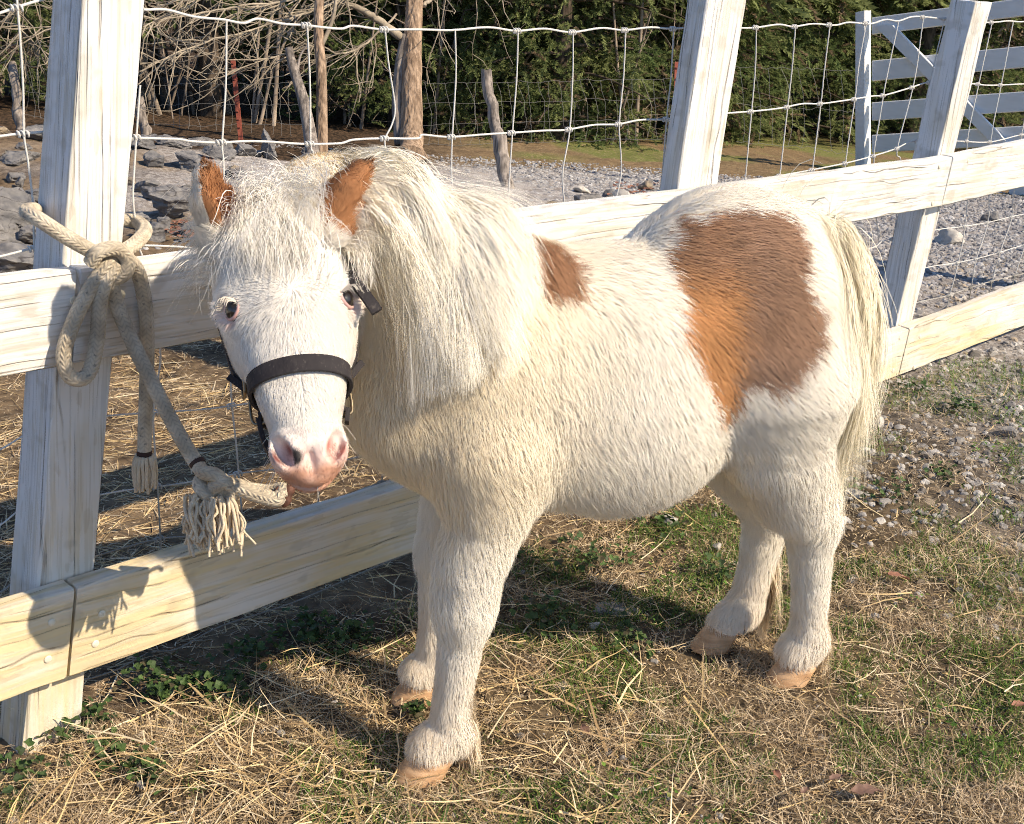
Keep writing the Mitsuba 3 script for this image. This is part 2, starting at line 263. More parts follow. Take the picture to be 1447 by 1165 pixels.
# ------------------------------------------------------------------ woven wire on the back of the fence
WIRE = thing('woven_wire', 'white coated woven wire mesh stretched behind the white fence boards', 'wire mesh')
WOFF = -.136
wire_rng = np.random.default_rng(21)
def fence_px(path, off=WOFF): return np.array([on_fence(x, y, off) for x, y in path])
def wire(name, path, r, wob=0.0012):
    p = fence_px(path); p = spline(p, max(6, 6 * len(p))); p = p + FENCE_N * (0.004 if name == 'cross_wire' else -.001)
    return put(name, tube(p, r, 7), 'painted_wire', WIRE, smooth=True), p
LINES = [
 [(-60, 40), (0, 19), (60, 0), (130, -14), (190, 8), (205, 14), (235, 14), (275, 24), (315, 28), (345, 33), (365, 27), (400, 34), (430, 36), (480, 41), (500, 37), (540, 42), (590, 42), (640, 43), (690, 39), (730, 44), (770, 41), (808, 46), (850, 40), (882, 43), (920, 39), (950, 41), (1000, 38), (1060, 40), (1100, 35), (1122, 38), (1150, 34), (1180, 36), (1200, 32), (1230, 34), (1252, 28), (1270, 30), (1290, 24), (1315, 25), (1360, 30), (1400, 32), (1425, 30), (1447, 31), (1500, 27)],
 [(-60, 200), (0, 193), (25, 190), (75, 187), (130, 190), (190, 195), (250, 197), (270, 200), (310, 202), (350, 200), (385, 201), (430, 204), (480, 203), (500, 198), (540, 196), (590, 196), (598, 191), (636, 194), (690, 190), (725, 188), (770, 185), (800, 184), (840, 177), (873, 176), (905, 170), (940, 169), (990, 164), (1033, 160), (1060, 158), (1090, 155), (1110, 152), (1135, 147), (1160, 147), (1190, 143), (1210, 140), (1235, 136), (1250, 135), (1285, 125), (1312, 117), (1345, 118), (1378, 119), (1400, 121), (1447, 119), (1500, 117)],
 [(-60, 374), (0, 363), (40, 353), (62, 349), (130, 346), (195, 347), (250, 349), (295, 351), (420, 342), (600, 322), (760, 300), (900, 276), (1020, 262), (1100, 249), (1145, 241), (1195, 231), (1230, 222), (1265, 211), (1290, 200), (1330, 199), (1358, 200), (1400, 201), (1447, 190), (1500, 182)],
 [(-60, 660), (0, 636), (45, 611), (100, 598), (157, 588), (230, 583), (308, 577), (420, 560), (560, 540), (760, 490), (940, 430), (1100, 385), (1228, 352), (1252, 340), (1325, 325), (1358, 321), (1395, 315), (1447, 303), (1500, 296)],
 [(-60, 775), (0, 743), (35, 718), (90, 708), (146, 699), (189, 692), (255, 684), (335, 670), (404, 662), (500, 648), (640, 600), (820, 545), (1000, 480), (1180, 415), (1260, 392), (1312, 378), (1345, 373), (1380, 366), (1410, 358), (1447, 347), (1500, 338)],
 [(-60, 870), (0, 838), (30, 818), (90, 800), (138, 786), (221, 763), (280, 757), (340, 741), (391, 731), (447, 715), (479, 705), (538, 683), (640, 655), (820, 600), (1000, 528), (1200, 452), (1300, 427), (1340, 418), (1390, 401), (1447, 387), (1500, 374)],
 [(-60, 1010), (0, 985), (60, 972), (125, 960), (170, 945), (212, 923), (250, 918), (312, 886), (420, 850), (560, 790), (760, 716), (1000, 620), (1240, 520)]]
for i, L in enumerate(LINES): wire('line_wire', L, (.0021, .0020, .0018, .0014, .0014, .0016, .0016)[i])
CROSS = [
 [(20, -30), (22, 0), (27, 60), (31, 130), (32, 190), (38, 230), (45, 290), (47, 350), (55, 385), (60, 450)],
 [(196, 120), (191, 190), (187, 250), (186, 280), (189, 310), (194, 347), (203, 375), (212, 440), (225, 500), (217, 560), (215, 600), (221, 690), (225, 762), (226, 800), (232, 870)],
 [(318, 29), (317, 120), (312, 202), (314, 235), (316, 350), (322, 430), (324, 490), (325, 560), (333, 640), (341, 741), (345, 800)],
 [(432, 36), (436, 120), (437, 204), (441, 225), (445, 340), (442, 440), (446, 560), (452, 650), (447, 715), (445, 760)],
 [(542, 42), (547, 90), (556, 150), (552, 175), (542, 197), (543, 222), (545, 330), (540, 450), (536, 560), (541, 640), (538, 683), (545, 720)],
 [(641, 43), (642, 110), (637, 193), (636, 250), (640, 320)],
 [(730, 44), (728, 110), (722, 188), (718, 250), (715, 303)],
 [(808, 46), (807, 110), (803, 184), (793, 245), (796, 293)],
 [(882, 43), (879, 110), (873, 176), (876, 240), (868, 285)],
 [(950, 41), (946, 110), (940, 169), (932, 275)],
 [(1067, 39), (1065, 100), (1060, 158), (1051, 255)],
 [(1122, 38), (1117, 100), (1111, 152), (1100, 249)],
 [(1171, 35), (1163, 100), (1158, 147), (1146, 241)],
 [(1222, 33), (1212, 90), (1206, 141), (1193, 231), (1190, 300)],
 [(1268, 30), (1250, 115), (1240, 175), (1233, 222), (1236, 300), (1240, 340)],
 [(1303, 24), (1290, 115), (1266, 211), (1271, 232), (1262, 330), (1250, 380)],
 [(1333, 27), (1312, 117), (1295, 200)],
 [(1400, 32), (1381, 120), (1365, 200), (1366, 260), (1362, 320), (1352, 373), (1340, 418), (1330, 460)],
 [(1430, 31), (1413, 120), (1398, 201), (1396, 275), (1394, 316), (1378, 366), (1371, 405), (1365, 440)],
 [(1470, 29), (1455, 119), (1442, 191), (1430, 280), (1428, 308), (1411, 358), (1400, 399), (1392, 430)],
 [(1500, 27), (1490, 118), (1478, 185), (1462, 300), (1447, 345), (1432, 392), (1425, 420)]]
def cross_at(La, Lb):
    from shapely.geometry import LineString
    q = LineString(La).intersection(LineString(Lb))
    if q.is_empty: return None
    q = q if q.geom_type == 'Point' else q.geoms[0]; return q.x, q.y
for C in CROSS:
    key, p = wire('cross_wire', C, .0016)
    for i, L in enumerate(LINES):
        x = cross_at(L, C)
        if x is None: continue
        c = on_fence(*x, WOFF + .001); a = np.linspace(0, 5 * np.pi, 26); t = np.linspace(-.0085, .0085, 26)
        put('wire_knot', tube(c + FENCE_DIR * t[:, None] + np.array([0, 0, 1.0]) * (np.cos(a) * .0044)[:, None] + FENCE_N * (np.sin(a) * .0044)[:, None], .0017, 5), 'painted_wire', key, smooth=True)

# ------------------------------------------------------------------ the gate beyond
GP = on_ground(1220, 240) ; GN = unit(np.array([-0.70, -0.714, 0])); GX = np.array([-GN[1], GN[0], 0])
GATE = thing('white_gate', 'white wooden field gate with wide boards and a diagonal brace beyond the gravel drive', 'gate')
def slab(px, off, thick, mat, name, parent=GATE):
    """a sawn board whose outline (4 corners) lies on the gate's upright plane"""
    c = [on_plane(x, y, GP + GN * off, GN) for x, y in px]
    a, b = [c[0], c[3], c[3] - GN * thick, c[0] - GN * thick], [c[1], c[2], c[2] - GN * thick, c[1] - GN * thick]
    return put(name, rounded_bar(a, b, 0.006, 4, 0.0006, 3), mat, parent, smooth=30)
slab([(1208, 18), (1208, 246), (1222, 245), (1222, 15)], 0.04, 0.10, 'gate_paint', 'gate_post')
for tl, bl, tr, br in ((25, 49, -7, 19), (86, 115, 62, 93), (145, 171, 127, 156), (191, 216, 176, 204)):
    slab([(1232, tl), (1480, tr), (1480, br), (1232, bl)], 0.0, 0.035, 'gate_paint', 'board')
slab([(1234, 36), (1404, 206), (1428, 206), (1262, 36)], 0.042, 0.035, 'gate_paint', 'brace')
slab([(1425, 240), (1425, 282), (1490, 286), (1490, 238)], 0.6, 0.09, 'gate_paint', 'kick_board')

# ------------------------------------------------------------------ far wire fence: old posts, steel posts, thin wire
def lean_post(name, label, cat, top, bot, r0, r1, mat, seed, sides=11, group=None):
    b = on_ground(*bot); z = float((b - EYE) @ FWD); t = at_depth(*top, z); rg = np.random.default_rng(seed)
    n = 12; ts = np.linspace(-0.06, 1, n)[:, None]; p = b + (t - b) * ts + rg.normal(0, r0 * 0.12, (n, 3)) * (ts > 0)
    v, f = tube(p, np.linspace(r0, r1, n) * (1 + 0.12 * rg.normal(0, 1, n)), sides)
    v = v + (meshkit.noise(v * np.array([60, 60, 9]))[:, None] - .5) * unit(v - p.mean(0)) * r0 * .5
    tag_key = thing(name, label, cat, group)
    scene[tag_key] = mikit.ply((v, f), mat, smooth=50); return b, t
def steel_post(label, top, bot):
    b = on_ground(*bot); z = float((b - EYE) @ FWD); t = at_depth(*top, z); k = thing('steel_post', label, 'fence post')
    ax = unit(t - b); s = unit(np.cross(ax, [0, 1, 0])); o = np.cross(s, ax)
    def bar(u0, u1, w0, w1): 
        q = [s * u0 + o * w0, s * u1 + o * w0, s * u1 + o * w1, s * u0 + o * w1]; return rounded_bar([b - ax * .1 + x for x in q], [t + x for x in q], .001, 3, 0)
    put('flange', bar(-.016, .016, -.004, .004), 'rust', k); put('web', bar(-.004, .004, .0045, .030), 'rust', k)
    put('stud', join([trimesh.creation.box([.012, .012, .008], trimesh.transformations.translation_matrix(b + (t - b) * a - o * .008)) for a in np.linspace(.2, .95, 9)]), 'rust', k, kind='stuff')
lean_post('weathered_post', 'thick grey weathered post with a knobbly top, leaning left in the gravel drive', 'fence post', (686, 101), (717, 266), .041, .030, 'grey_wood', 4)
lean_post('weathered_post', 'slim pale post standing far left behind the leftmost wire', 'fence post', (18, 88), (31, 205), .032, .028, 'grey_wood', 5)
lean_post('weathered_post', 'slanting grey post just right of the nearest white post, above the rocks', 'fence post', (196, 140), (212, 218), .030, .028, 'grey_wood', 6)
steel_post('dark red steel post in front of the black wood, left of the bare trees', (329, 84), (341, 205))
steel_post('rusty red steel post left of the middle white post', (957, 88), (953, 258))
FARW = thing('far_wire_fence', 'thin sagging wire fence in front of the dark wood beyond the drive', 'wire fence')
fr = np.random.default_rng(31)
def far_run(x0, x1, ytop0, ytop1, ybot0, ybot1, n, rows):
    for k in range(rows):
        t = np.linspace(0, 1, 24); y = (ytop0 + (ytop1 - ytop0) * t) * (1 - k / (rows - 1)) + (ybot0 + (ybot1 - ybot0) * t) * (k / (rows - 1))
        z = 10.3; p = np.array([at_depth(a, b, z) for a, b in zip(x0 + (x1 - x0) * t, y + fr.normal(0, 1.2, 24))]); put('line_wire', tube(p, .0015, 4, False), 'old_wire', FARW)
    for k in range(n):
        a = (k + .5) / n; x = x0 + (x1 - x0) * a; yt, yb = ytop0 + (ytop1 - ytop0) * a, ybot0 + (ybot1 - ybot0) * a; bow = fr.normal(4, 5)
        p = np.array([at_depth(x + fr.normal(0, 1) + bow * math.sin(v * np.pi) - 6 * (1 - v), yt + (yb - yt) * v, 10.3) for v in np.linspace(0, 1, 7)]); put('cross_wire', tube(spline(p, 14), .0013, 4, False), 'old_wire', FARW)
far_run(598, 950, 118, 112, 206, 196, 24, 4); far_run(1040, 1205, 95, 100, 200, 216, 8, 3); far_run(28, 190, 90, 120, 200, 212, 13, 4); far_run(215, 440, 120, 118, 205, 205, 14, 4)

# ------------------------------------------------------------------ rocks
def rock(c, size, seed, flat=0.7, cuts=11, sub=3, rotz=None):
    rg = np.random.default_rng(seed); m = trimesh.creation.icosphere(sub); v = np.array(m.vertices)
    for _ in range(cuts):
        d = unit(rg.normal(0, 1, 3) * [1, 1, .8]); h = rg.uniform(.32, .80); s = v @ d; v = v - np.maximum(s - h, 0)[:, None] * d
    v = v + unit(v) * ((meshkit.fbm(v * 1.6 + seed * 3.1, 3) - .5) * .30 + (meshkit.fbm(v * 5 + seed, 3) - .5) * .20)[:, None]
    a = rg.uniform(0, 6.28) if rotz is None else rotz; R = np.array([[math.cos(a), -math.sin(a), 0], [math.sin(a), math.cos(a), 0], [0, 0, 1]])
    v = (v * np.asarray(size) * [1, 1, flat]) @ R.T + c
    return v, np.array(m.faces)
def place_rock(px, py, wpx, label, seed, mat='grey_stone', flat=.7, lift=.25, depth=None, stretch=(1, 1), group=None, rotz=None):
    g = on_ground(px, py); z = float((g - EYE) @ FWD); r = wpx / FOCAL * z / 2
    c = g + np.array([0, 0, r * flat * lift + float(bank_z(g[0], g[1]))])
    k = thing('rock', label, 'rock', group); scene[k] = mikit.ply(rock(c, np.array([r * stretch[0], r * stretch[1], r]), seed, flat, rotz=rotz, sub=4 if wpx > 55 else 3), mat, smooth=22)
R_ = place_rock
R_(22, 335, 160, 'huge grey boulder at the far left, above the others behind the nearest post', 3, flat=.85, stretch=(1, .8), rotz=.2)
R_(15, 395, 150, 'flat grey boulder at the far left, just above the top white board', 5, flat=.5, rotz=.4)
R_(95, 262, 62, 'long grey rock half hidden by the left side of the nearest white post', 15, flat=.5)
R_(242, 312, 92, 'cracked grey boulder with a deep black hollow under its edge', 8, flat=.62, lift=.5, rotz=1.0)
R_(210, 340, 50, 'rounded brown grey stone right of the rope, at the foot of the rock pile', 9, flat=.8)
R_(268, 262, 66, 'flat slab of grey rock on top of the pile', 10, flat=.45, lift=.5)
R_(222, 262, 46, 'dark angular rock left of the slab on the pile', 12)
R_(380, 244, 62, 'pointed pale rock standing upright above the pony forelock', 13, flat=1.05, lift=.4, stretch=(.8, .5))
R_(432, 245, 40, 'small brown rock at the foot of the grey dead trunk', 14)
R_(300, 300, 44, 'grey rock beside the pony right ear', 16)
R_(840, 290, 62, 'long low brown grey stone lying above the top board, left of the pale stones', 19, flat=.5)
R_(876, 287, 34, 'squarish grey stone in the row above the top board', 20, flat=.9, mat='pale_stone')
R_(822, 272, 36, 'flat whitish stone at the edge of the gravel drive', 21, flat=.4, mat='pale_stone')
R_(858, 278, 22, 'yellowish rounded stone between two grey stones', 22, flat=.9)
R_(915, 268, 34, 'dark grey stone near the middle white post, by dry leaves', 23)
R_(782, 294, 34, 'grey stone at the foot of the weathered post', 24)
R_(1336, 342, 52, 'large pale rock in shade right of the far white post', 25, flat=.6, mat='pale_stone')
R_(1398, 312, 34, 'dark stone in the shade under the right board', 26)
R_(1243, 602, 24, 'white stone lying below the pony tail', 27, mat='pale_stone', flat=.9)
R_(1428, 612, 34, 'half buried grey stone at the right edge', 28, flat=.6)
R_(868, 866, 100, 'broad flat grey rock sunk in the straw under the pony', 29, flat=.16, lift=.2, stretch=(1, .55), rotz=.3)
R_(838, 888, 24, 'small tan stone on the near edge of the broad flat rock', 30, mat='pale_stone', flat=.8)
R_(455, 948, 20, 'pale tan pebble among green weeds left of the far front hoof', 31, mat='pale_stone')
R_(452, 932, 18, 'brown pebble just behind the pale tan pebble among the weeds', 32)
R_(200, 1040, 26, 'pale stone in the straw right of the nearest post', 33, mat='pale_stone', flat=.5)
R_(945, 735, 26, 'pale grey stone behind the pony belly', 34, mat='pale_stone', flat=.6)
R_(1015, 772, 20, 'grey pebble left of the far hind leg', 35, mat='pale_stone', flat=.7)
rr = np.random.default_rng(41)
for k, (x, y, w_, f_) in enumerate([(198, 322, 46, .8), (226, 292, 60, .6), (262, 300, 70, .7), (296, 330, 40, .6), (205, 285, 44, .6), (250, 240, 60, .45), (305, 250, 56, .5), (330, 270, 50, .6), (285, 232, 50, .4), (200, 246, 50, .5), (340, 244, 44, .5), (232, 330, 34, .8), (312, 300, 46, .6), (270, 330, 30, .7)]):
    R_(x, y, w_, 'angular grey rock in the loose pile behind the nearest post', 200 + k, flat=f_, lift=.45, group='rocks of the pile')
for k, (x, y, w_, f_) in enumerate([(55, 300, 70, .6), (-20, 290, 90, .8), (60, 345, 70, .6), (30, 262, 60, .5), (75, 392, 50, .4), (-10, 350, 100, .7), (60, 238, 50, .5), (5, 236, 46, .5)]):
    R_(x, y, w_, 'big grey boulder in the heap left of the nearest post', 230 + k, flat=f_, lift=.5, group='boulders at the far left')
for k in range(34):       # the low rock wall running behind
    x = rr.uniform(190, 560) if k < 22 else rr.uniform(-20, 190); y = rr.uniform(222, 245) if k < 22 else rr.uniform(216, 300)
    R_(x, y, rr.uniform(14, 34), 'small grey stone in the rough row of rocks along the wood', 100 + k, flat=rr.uniform(.5, .9), group='stones in the rock row')

# ------------------------------------------------------------------ trees
def limb_mesh(p, r0, r1, sides=7, n=None): return tube(spline(p, n or 4 * len(p)), np.linspace(r0, r1, n or 4 * len(p)), sides)
# a tan trunk with drooping bare boughs at the drive's edge
g = on_ground(580, 226); zt = float((g - EYE) @ FWD)
TREE = thing('bare_tree', 'leafless tree with a rough tan trunk and long drooping bare twigs', 'tree')
tp = np.array([on_ground(580, 230), at_depth(582, 190, zt), at_depth(582, 120, zt), at_depth(583, 60, zt), at_depth(586, 0, zt), at_depth(590, -120, zt), at_depth(588, -300, zt), at_depth(595, -560, zt)])
pxm = zt / FOCAL
v, f = tube(spline(tp, 60), np.interp(np.linspace(0, 1, 60), [0, .06, .3, 1], [26 * pxm, 17 * pxm, 14.5 * pxm, 7 * pxm]), 18)
v = v + (meshkit.fbm(v * [28, 28, 10], 3)[:, None] - .5) * unit(v - np.array([g[0], g[1], 0]) * [1, 1, 0] - v * [0, 0, 1]) * 0.045
put('trunk', (v, f), 'tan_bark', TREE, smooth=True)
v, f = tube(spline([at_depth(566, 205, zt + .03), at_depth(562, 150, zt + .03), at_depth(566, 95, zt + .02), at_depth(575, 50, zt)], 20), [9 * pxm] * 20, 9); put('side_stem', (v, f), 'grey_wood', TREE, smooth=True)
tr = np.random.default_rng(51); boughs, twigs = [], []
def bough(path, z0, z1, r0, twig_n, tl=(40, 150)):
    p = spline(np.array([at_depth(x, y, z0 + (z1 - z0) * i / (len(path) - 1)) for i, (x, y) in enumerate(path)]), 40)
    p = p + np.cumsum(tr.normal(0, .004, p.shape), 0); boughs.append(tube(p, np.linspace(r0, r0 * .25, 40), 7))
    for _ in range(int(twig_n * 1.2)):
        i = int(tr.uniform(5, 39)); b = p[i]; d = unit(p[min(i + 1, 39)] - p[i - 1]); L = tr.uniform(*tl) * pxm
        dd = unit(d + tr.normal(0, .55, 3) + np.array([-.15, 0, -.25])); q = [b]
        for s in range(6): dd = unit(dd + tr.normal(0, .16, 3) + np.array([-.04, 0, .05 * (s - 2)])); q.append(q[-1] + dd * L / 6)
        q = np.array(q); twigs.append(tube(q, np.linspace(.0044, .0016, 7), 5, False))
        for _ in range(int(tr.integers(1, 4))):
            j = int(tr.integers(1, 6)); e = unit(dd + tr.normal(0, .6, 3)); m_ = [q[j]]
            for s in range(4): e = unit(e + tr.normal(0, .2, 3)); m_.append(m_[-1] + e * L / 12)
            twigs.append(tube(np.array(m_), np.linspace(.0026, .0012, 5), 4, False))
bough([(566, 52), (540, 30), (505, 8), (470, -8), (420, -25)], zt, zt - .5, .030, 10)
bough([(574, -60), (500, -10), (430, 22), (350, 48), (270, 70), (205, 100)], zt, zt - 1.4, .010, 44)
bough([(580, -120), (480, -30), (400, 0), (320, 10), (240, 25), (190, 45)], zt, zt - 1.7, .010, 40)
bough([(560, 20), (520, 60), (480, 75), (440, 60), (380, 78), (320, 96)], zt, zt - .9, .008, 30)
bough([(585, -200), (400, -60), (300, -20), (220, 10), (120, 30), (10, 40)], zt, zt - 1.4, .010, 50)
bough([(600, 10), (620, -5), (660, -20), (720, -40)], zt, zt + .2, .014, 18)
bough([(60, -90), (40, -20), (30, 40), (70, 90), (100, 110)], zt - 1.3, zt - 1.0, .008, 30)
put('bough', join(boughs), 'twig_bark', TREE, smooth=True); put('twigs', join(twigs), 'twig_bark', TREE, smooth=True, kind='stuff')
k = thing('sapling', 'thin tan bare trunk right of the grey leaning one', 'tree'); g2 = on_ground(456, 234); z2 = float((g2 - EYE) @ FWD)
t2 = [g2 - [0, 0, .05], at_depth(455, 170, z2), at_depth(454, 100, z2), at_depth(450, 40, z2), at_depth(452, -60, z2), at_depth(446, -260, z2)]
put('trunk', limb_mesh(t2, .036, .024, 10), 'tan_bark', k, smooth=True); put('branch', limb_mesh([at_depth(452, 70, z2), at_depth(472, 20, z2), at_depth(480, -60, z2), at_depth(505, -160, z2)], .014, .005, 6), 'twig_bark', k, smooth=True)
k = thing('dead_tree', 'grey leaning dead trunk among the rocks, left of the tan sapling', 'tree'); z2 = float((on_ground(444, 238) - EYE) @ FWD)
put('trunk', limb_mesh([on_ground(444, 240), at_depth(438, 190, z2), at_depth(428, 140, z2), at_depth(414, 95, z2), at_depth(408, 68, z2)], .044, .022, 10), 'grey_wood', k, smooth=True)
put('branch', limb_mesh([at_depth(420, 105, z2), at_depth(424, 80, z2), at_depth(436, 62, z2)], .010, .004, 6), 'grey_wood', k, smooth=True)

# cedars: crowns of feathery sprays
cr = np.random.default_rng(61)
def spray(seed):
    """a flat feathery cedar twig about 12 cm long, made of narrow scales"""
    rg = np.random.default_rng(seed); V, F = [], []
    def leaf(b, d, L, w):
        s = unit(np.cross(d, rg.normal(0, 1, 3))); i = len(V); V.extend([b - s * w, b + s * w, b + d * L]); F.append([i, i + 1, i + 2])
    for t in np.linspace(.05, 1, 9):
        b = np.array([t * .13, 0, -.03 * t * t])
        for sd in (-1, 1): leaf(b, unit(np.array([.75, sd * .75, rg.normal(0, .3)])), .045 * (1.15 - t * .6), .0075)
        leaf(b, unit(np.array([1, rg.normal(0, .3), rg.normal(.2, .3)])), .035, .007)
    return np.array(V), np.array(F)
SPRAYS = [spray(s) for s in range(5)]
def cedar_crown(h, r, n, seed, low=0.12):
    rg = np.random.default_rng(seed); V, F, C, off = [], [], [], 0
    bn = 130; ang = rg.uniform(0, 6.28, bn); hz = np.sort(rg.beta(1.0, 2.1, bn)) * (1 - low) + low; rad = r * (1 - hz) ** .65 * rg.uniform(.65, 1.1, bn) * np.clip((hz - low + .1) / .14, .5, 1)
    tone = rg.uniform(0, 1, bn)
    for q_ in range(n):
        small = q_ < n * .82; pool = np.where(hz * h < 1.75)[0] if small else np.where(hz * h >= 1.4)[0]
        b = pool[rg.integers(len(pool))]; t = rg.uniform(.35, 1) ** .6
        d = np.array([math.cos(ang[b]), math.sin(ang[b]), 0]); p = d * rad[b] * t + np.array([0, 0, hz[b] * h + .12 * t * rad[b] - .22 * rad[b] * t * t])
        p = p + rg.normal(0, .055 * r * (1.2 - .4 * t), 3)
        x = unit(d + rg.normal(0, .5, 3) + [0, 0, rg.uniform(-.5, .4)]); y = unit(np.cross([0.35, -0.35, 1.0], x) + rg.normal(0, .3, 3)); y = unit(y - x * (x @ y)); z = np.cross(x, y)
        sv, sf = SPRAYS[rg.integers(5)]; sc = rg.uniform(.55, 1.05) if small else rg.uniform(2.0, 3.2)
        V.append(sv @ np.stack([x, y, z]) * sc + p); F.append(sf + off); off += len(sv)
        g = np.array([0.14, 0.195, 0.075]) * (1 - tone[b]) + np.array([0.31, 0.35, 0.15]) * tone[b]
        if rg.random() < .08: g = np.array([0.32, 0.24, 0.16])
        C.append(np.tile(g * rg.uniform(.7, 1.25), (len(sv), 1)))
    return np.vstack(V), np.vstack(F), np.vstack(C)
scene['cedar_leaf'] = {'type': 'principledthin', 'base_color': {'type': 'mesh_attribute', 'name': 'vertex_color'}, 'roughness': 0.7, 'diff_trans': 0.8, 'eta': 1.3}
CROWNS = []
for h_, r_, n_, lo_ in ((4.6, 1.25, 2500, .04), (5.4, 1.35, 2100, .12), (3.8, 1.15, 2500, .02)):
    v, f, c = cedar_crown(h_, r_, n_, 70 + len(CROWNS), lo_); CROWNS.append((mikit.ply((v, f), 'cedar_leaf', color=c), h_))
    _br = [limb_mesh([[0, 0, hh * h_], [.45 * math.cos(a), .45 * math.sin(a), hh * h_ + .02], [.95 * math.cos(a), .95 * math.sin(a), hh * h_ - .08]], .018, .005, 5, 6) for hh, a in zip(np.linspace(.03, .5, 26), np.arange(26) * 2.4)]
    CROWNS[-1] += (mikit.ply(limb_mesh([[0, 0, -.1], [.03, 0, h_ * .3], [-.02, .02, h_ * .6], [0, 0, h_ * .97]], .085, .012, 9), 'dark_bark', smooth=True), mikit.ply(join(_br), 'dark_bark', smooth=True))
CED = [(-4.9, 11.6, 2), (-3.7, 13.2, 1), (-2.9, 12.3, 1), (-1.9, 13.4, 1), (-1.25, 12.6, 2), (-.45, 12.9, 0), (.25, 12.4, 2), (.95, 13.1, 0), (1.5, 13.9, 2), (1.95, 14.9, 0), (2.75, 15.4, 2), (3.5, 16.1, 0), (4.4, 15.9, 0), (5.2, 16.6, 2), (6.1, 17.2, 0), (7.2, 17.6, 2), (8.4, 18.0, 0),
       (-5.8, 14.2, 0), (-2.6, 15.9, 0), (-.9, 15.3, 0), (.6, 15.6, 0), (2.2, 17.6, 0), (4.0, 18.6, 0), (-6.2, 12.6, 0)]
for i, (x, y, kd) in enumerate(CED):
    k = thing('cedar_tree', 'dense dark green cedar in the wood behind the drive', 'tree', 'cedar trees of the wood behind')
    m = T().translate([x, y, float(ground_z(x, y))]).rotate([0, 0, 1], float(cr.uniform(0, 360))).scale(float(cr.uniform(.9, 1.2)))
    put('crown', (np.zeros((3, 3)), np.array([[0, 1, 2]])), 'cedar_leaf', k); scene[k + '__crown'] = {**CROWNS[kd][0], 'to_world': m}
    scene[k + '__trunk'] = {**CROWNS[kd][2], 'to_world': m}; scene[k + '__branches'] = {**CROWNS[kd][3], 'to_world': m}; labels[k + '__branches'] = {'kind': 'stuff'}
# bare brush and thin trunks that fill the wood
br, fine = [], []
for _ in range(420):
    y = cr.uniform(11.3, 17.5); x = cr.uniform(-.48, .52) * y + cr.uniform(-.3, .8); 
    if x > 1.6 and y < 15.2 + .2 * (x - 1.6): continue
    if x > -.6 and y < 11.9: continue
    z = float(ground_z(x, y)); lean = cr.normal(0, .16, 2); H = cr.uniform(1.2, 4.0); r0 = cr.uniform(.006, .030)
    p = np.array([[x, y, z - .05], [x + lean[0] * H * .4, y + lean[1] * H * .4, z + H * .4], [x + lean[0] * H + cr.normal(0, .1), y + lean[1] * H, z + H]]); q = spline(p, 10); br.append(tube(q, np.linspace(r0, r0 * .4, 10), 5, False))
    for _ in range(5):
        b = q[int(cr.integers(1, 9))]; d = unit(cr.normal(0, 1, 3) + [0, 0, .5]); m_ = [b]
        for s in range(5): d = unit(d + cr.normal(0, .25, 3)); m_.append(m_[-1] + d * cr.uniform(.06, .16))
        fine.append(tube(np.array(m_), np.linspace(.0055, .002, 6), 4, False))
k = thing('brush', 'tangle of bare brown saplings and brambles under the cedars', 'brushwood', kind='stuff'); scene[k] = mikit.ply(join(br + fine), 'brush_bark', smooth=True)
scene['brush_bark'] = {'type': 'principled', 'roughness': 0.95, 'base_color': bark([0.17, 0.135, 0.105], [0.42, 0.345, 0.275], 9, 20)}
# ------------------------------------------------------------------ the pony: a distance field, meshed, then furred
PONY_O = np.array([0.456, 2.108, 0.0]); PU = np.array([-0.922, -0.388, 0]); PU /= np.linalg.norm(PU); PV = np.array([-PU[1], PU[0], 0]) * -1
PV = np.array([0.388, -0.922, 0]); PV /= np.linalg.norm(PV); PZ = np.array([0, 0, 1.0])
def pony(u, v, z): return PONY_O + PU * u + PV * v + PZ * z
def to_pony(p):
    q = p - PONY_O; return np.stack([q @ PU, q @ PV, q[..., 2]], -1)

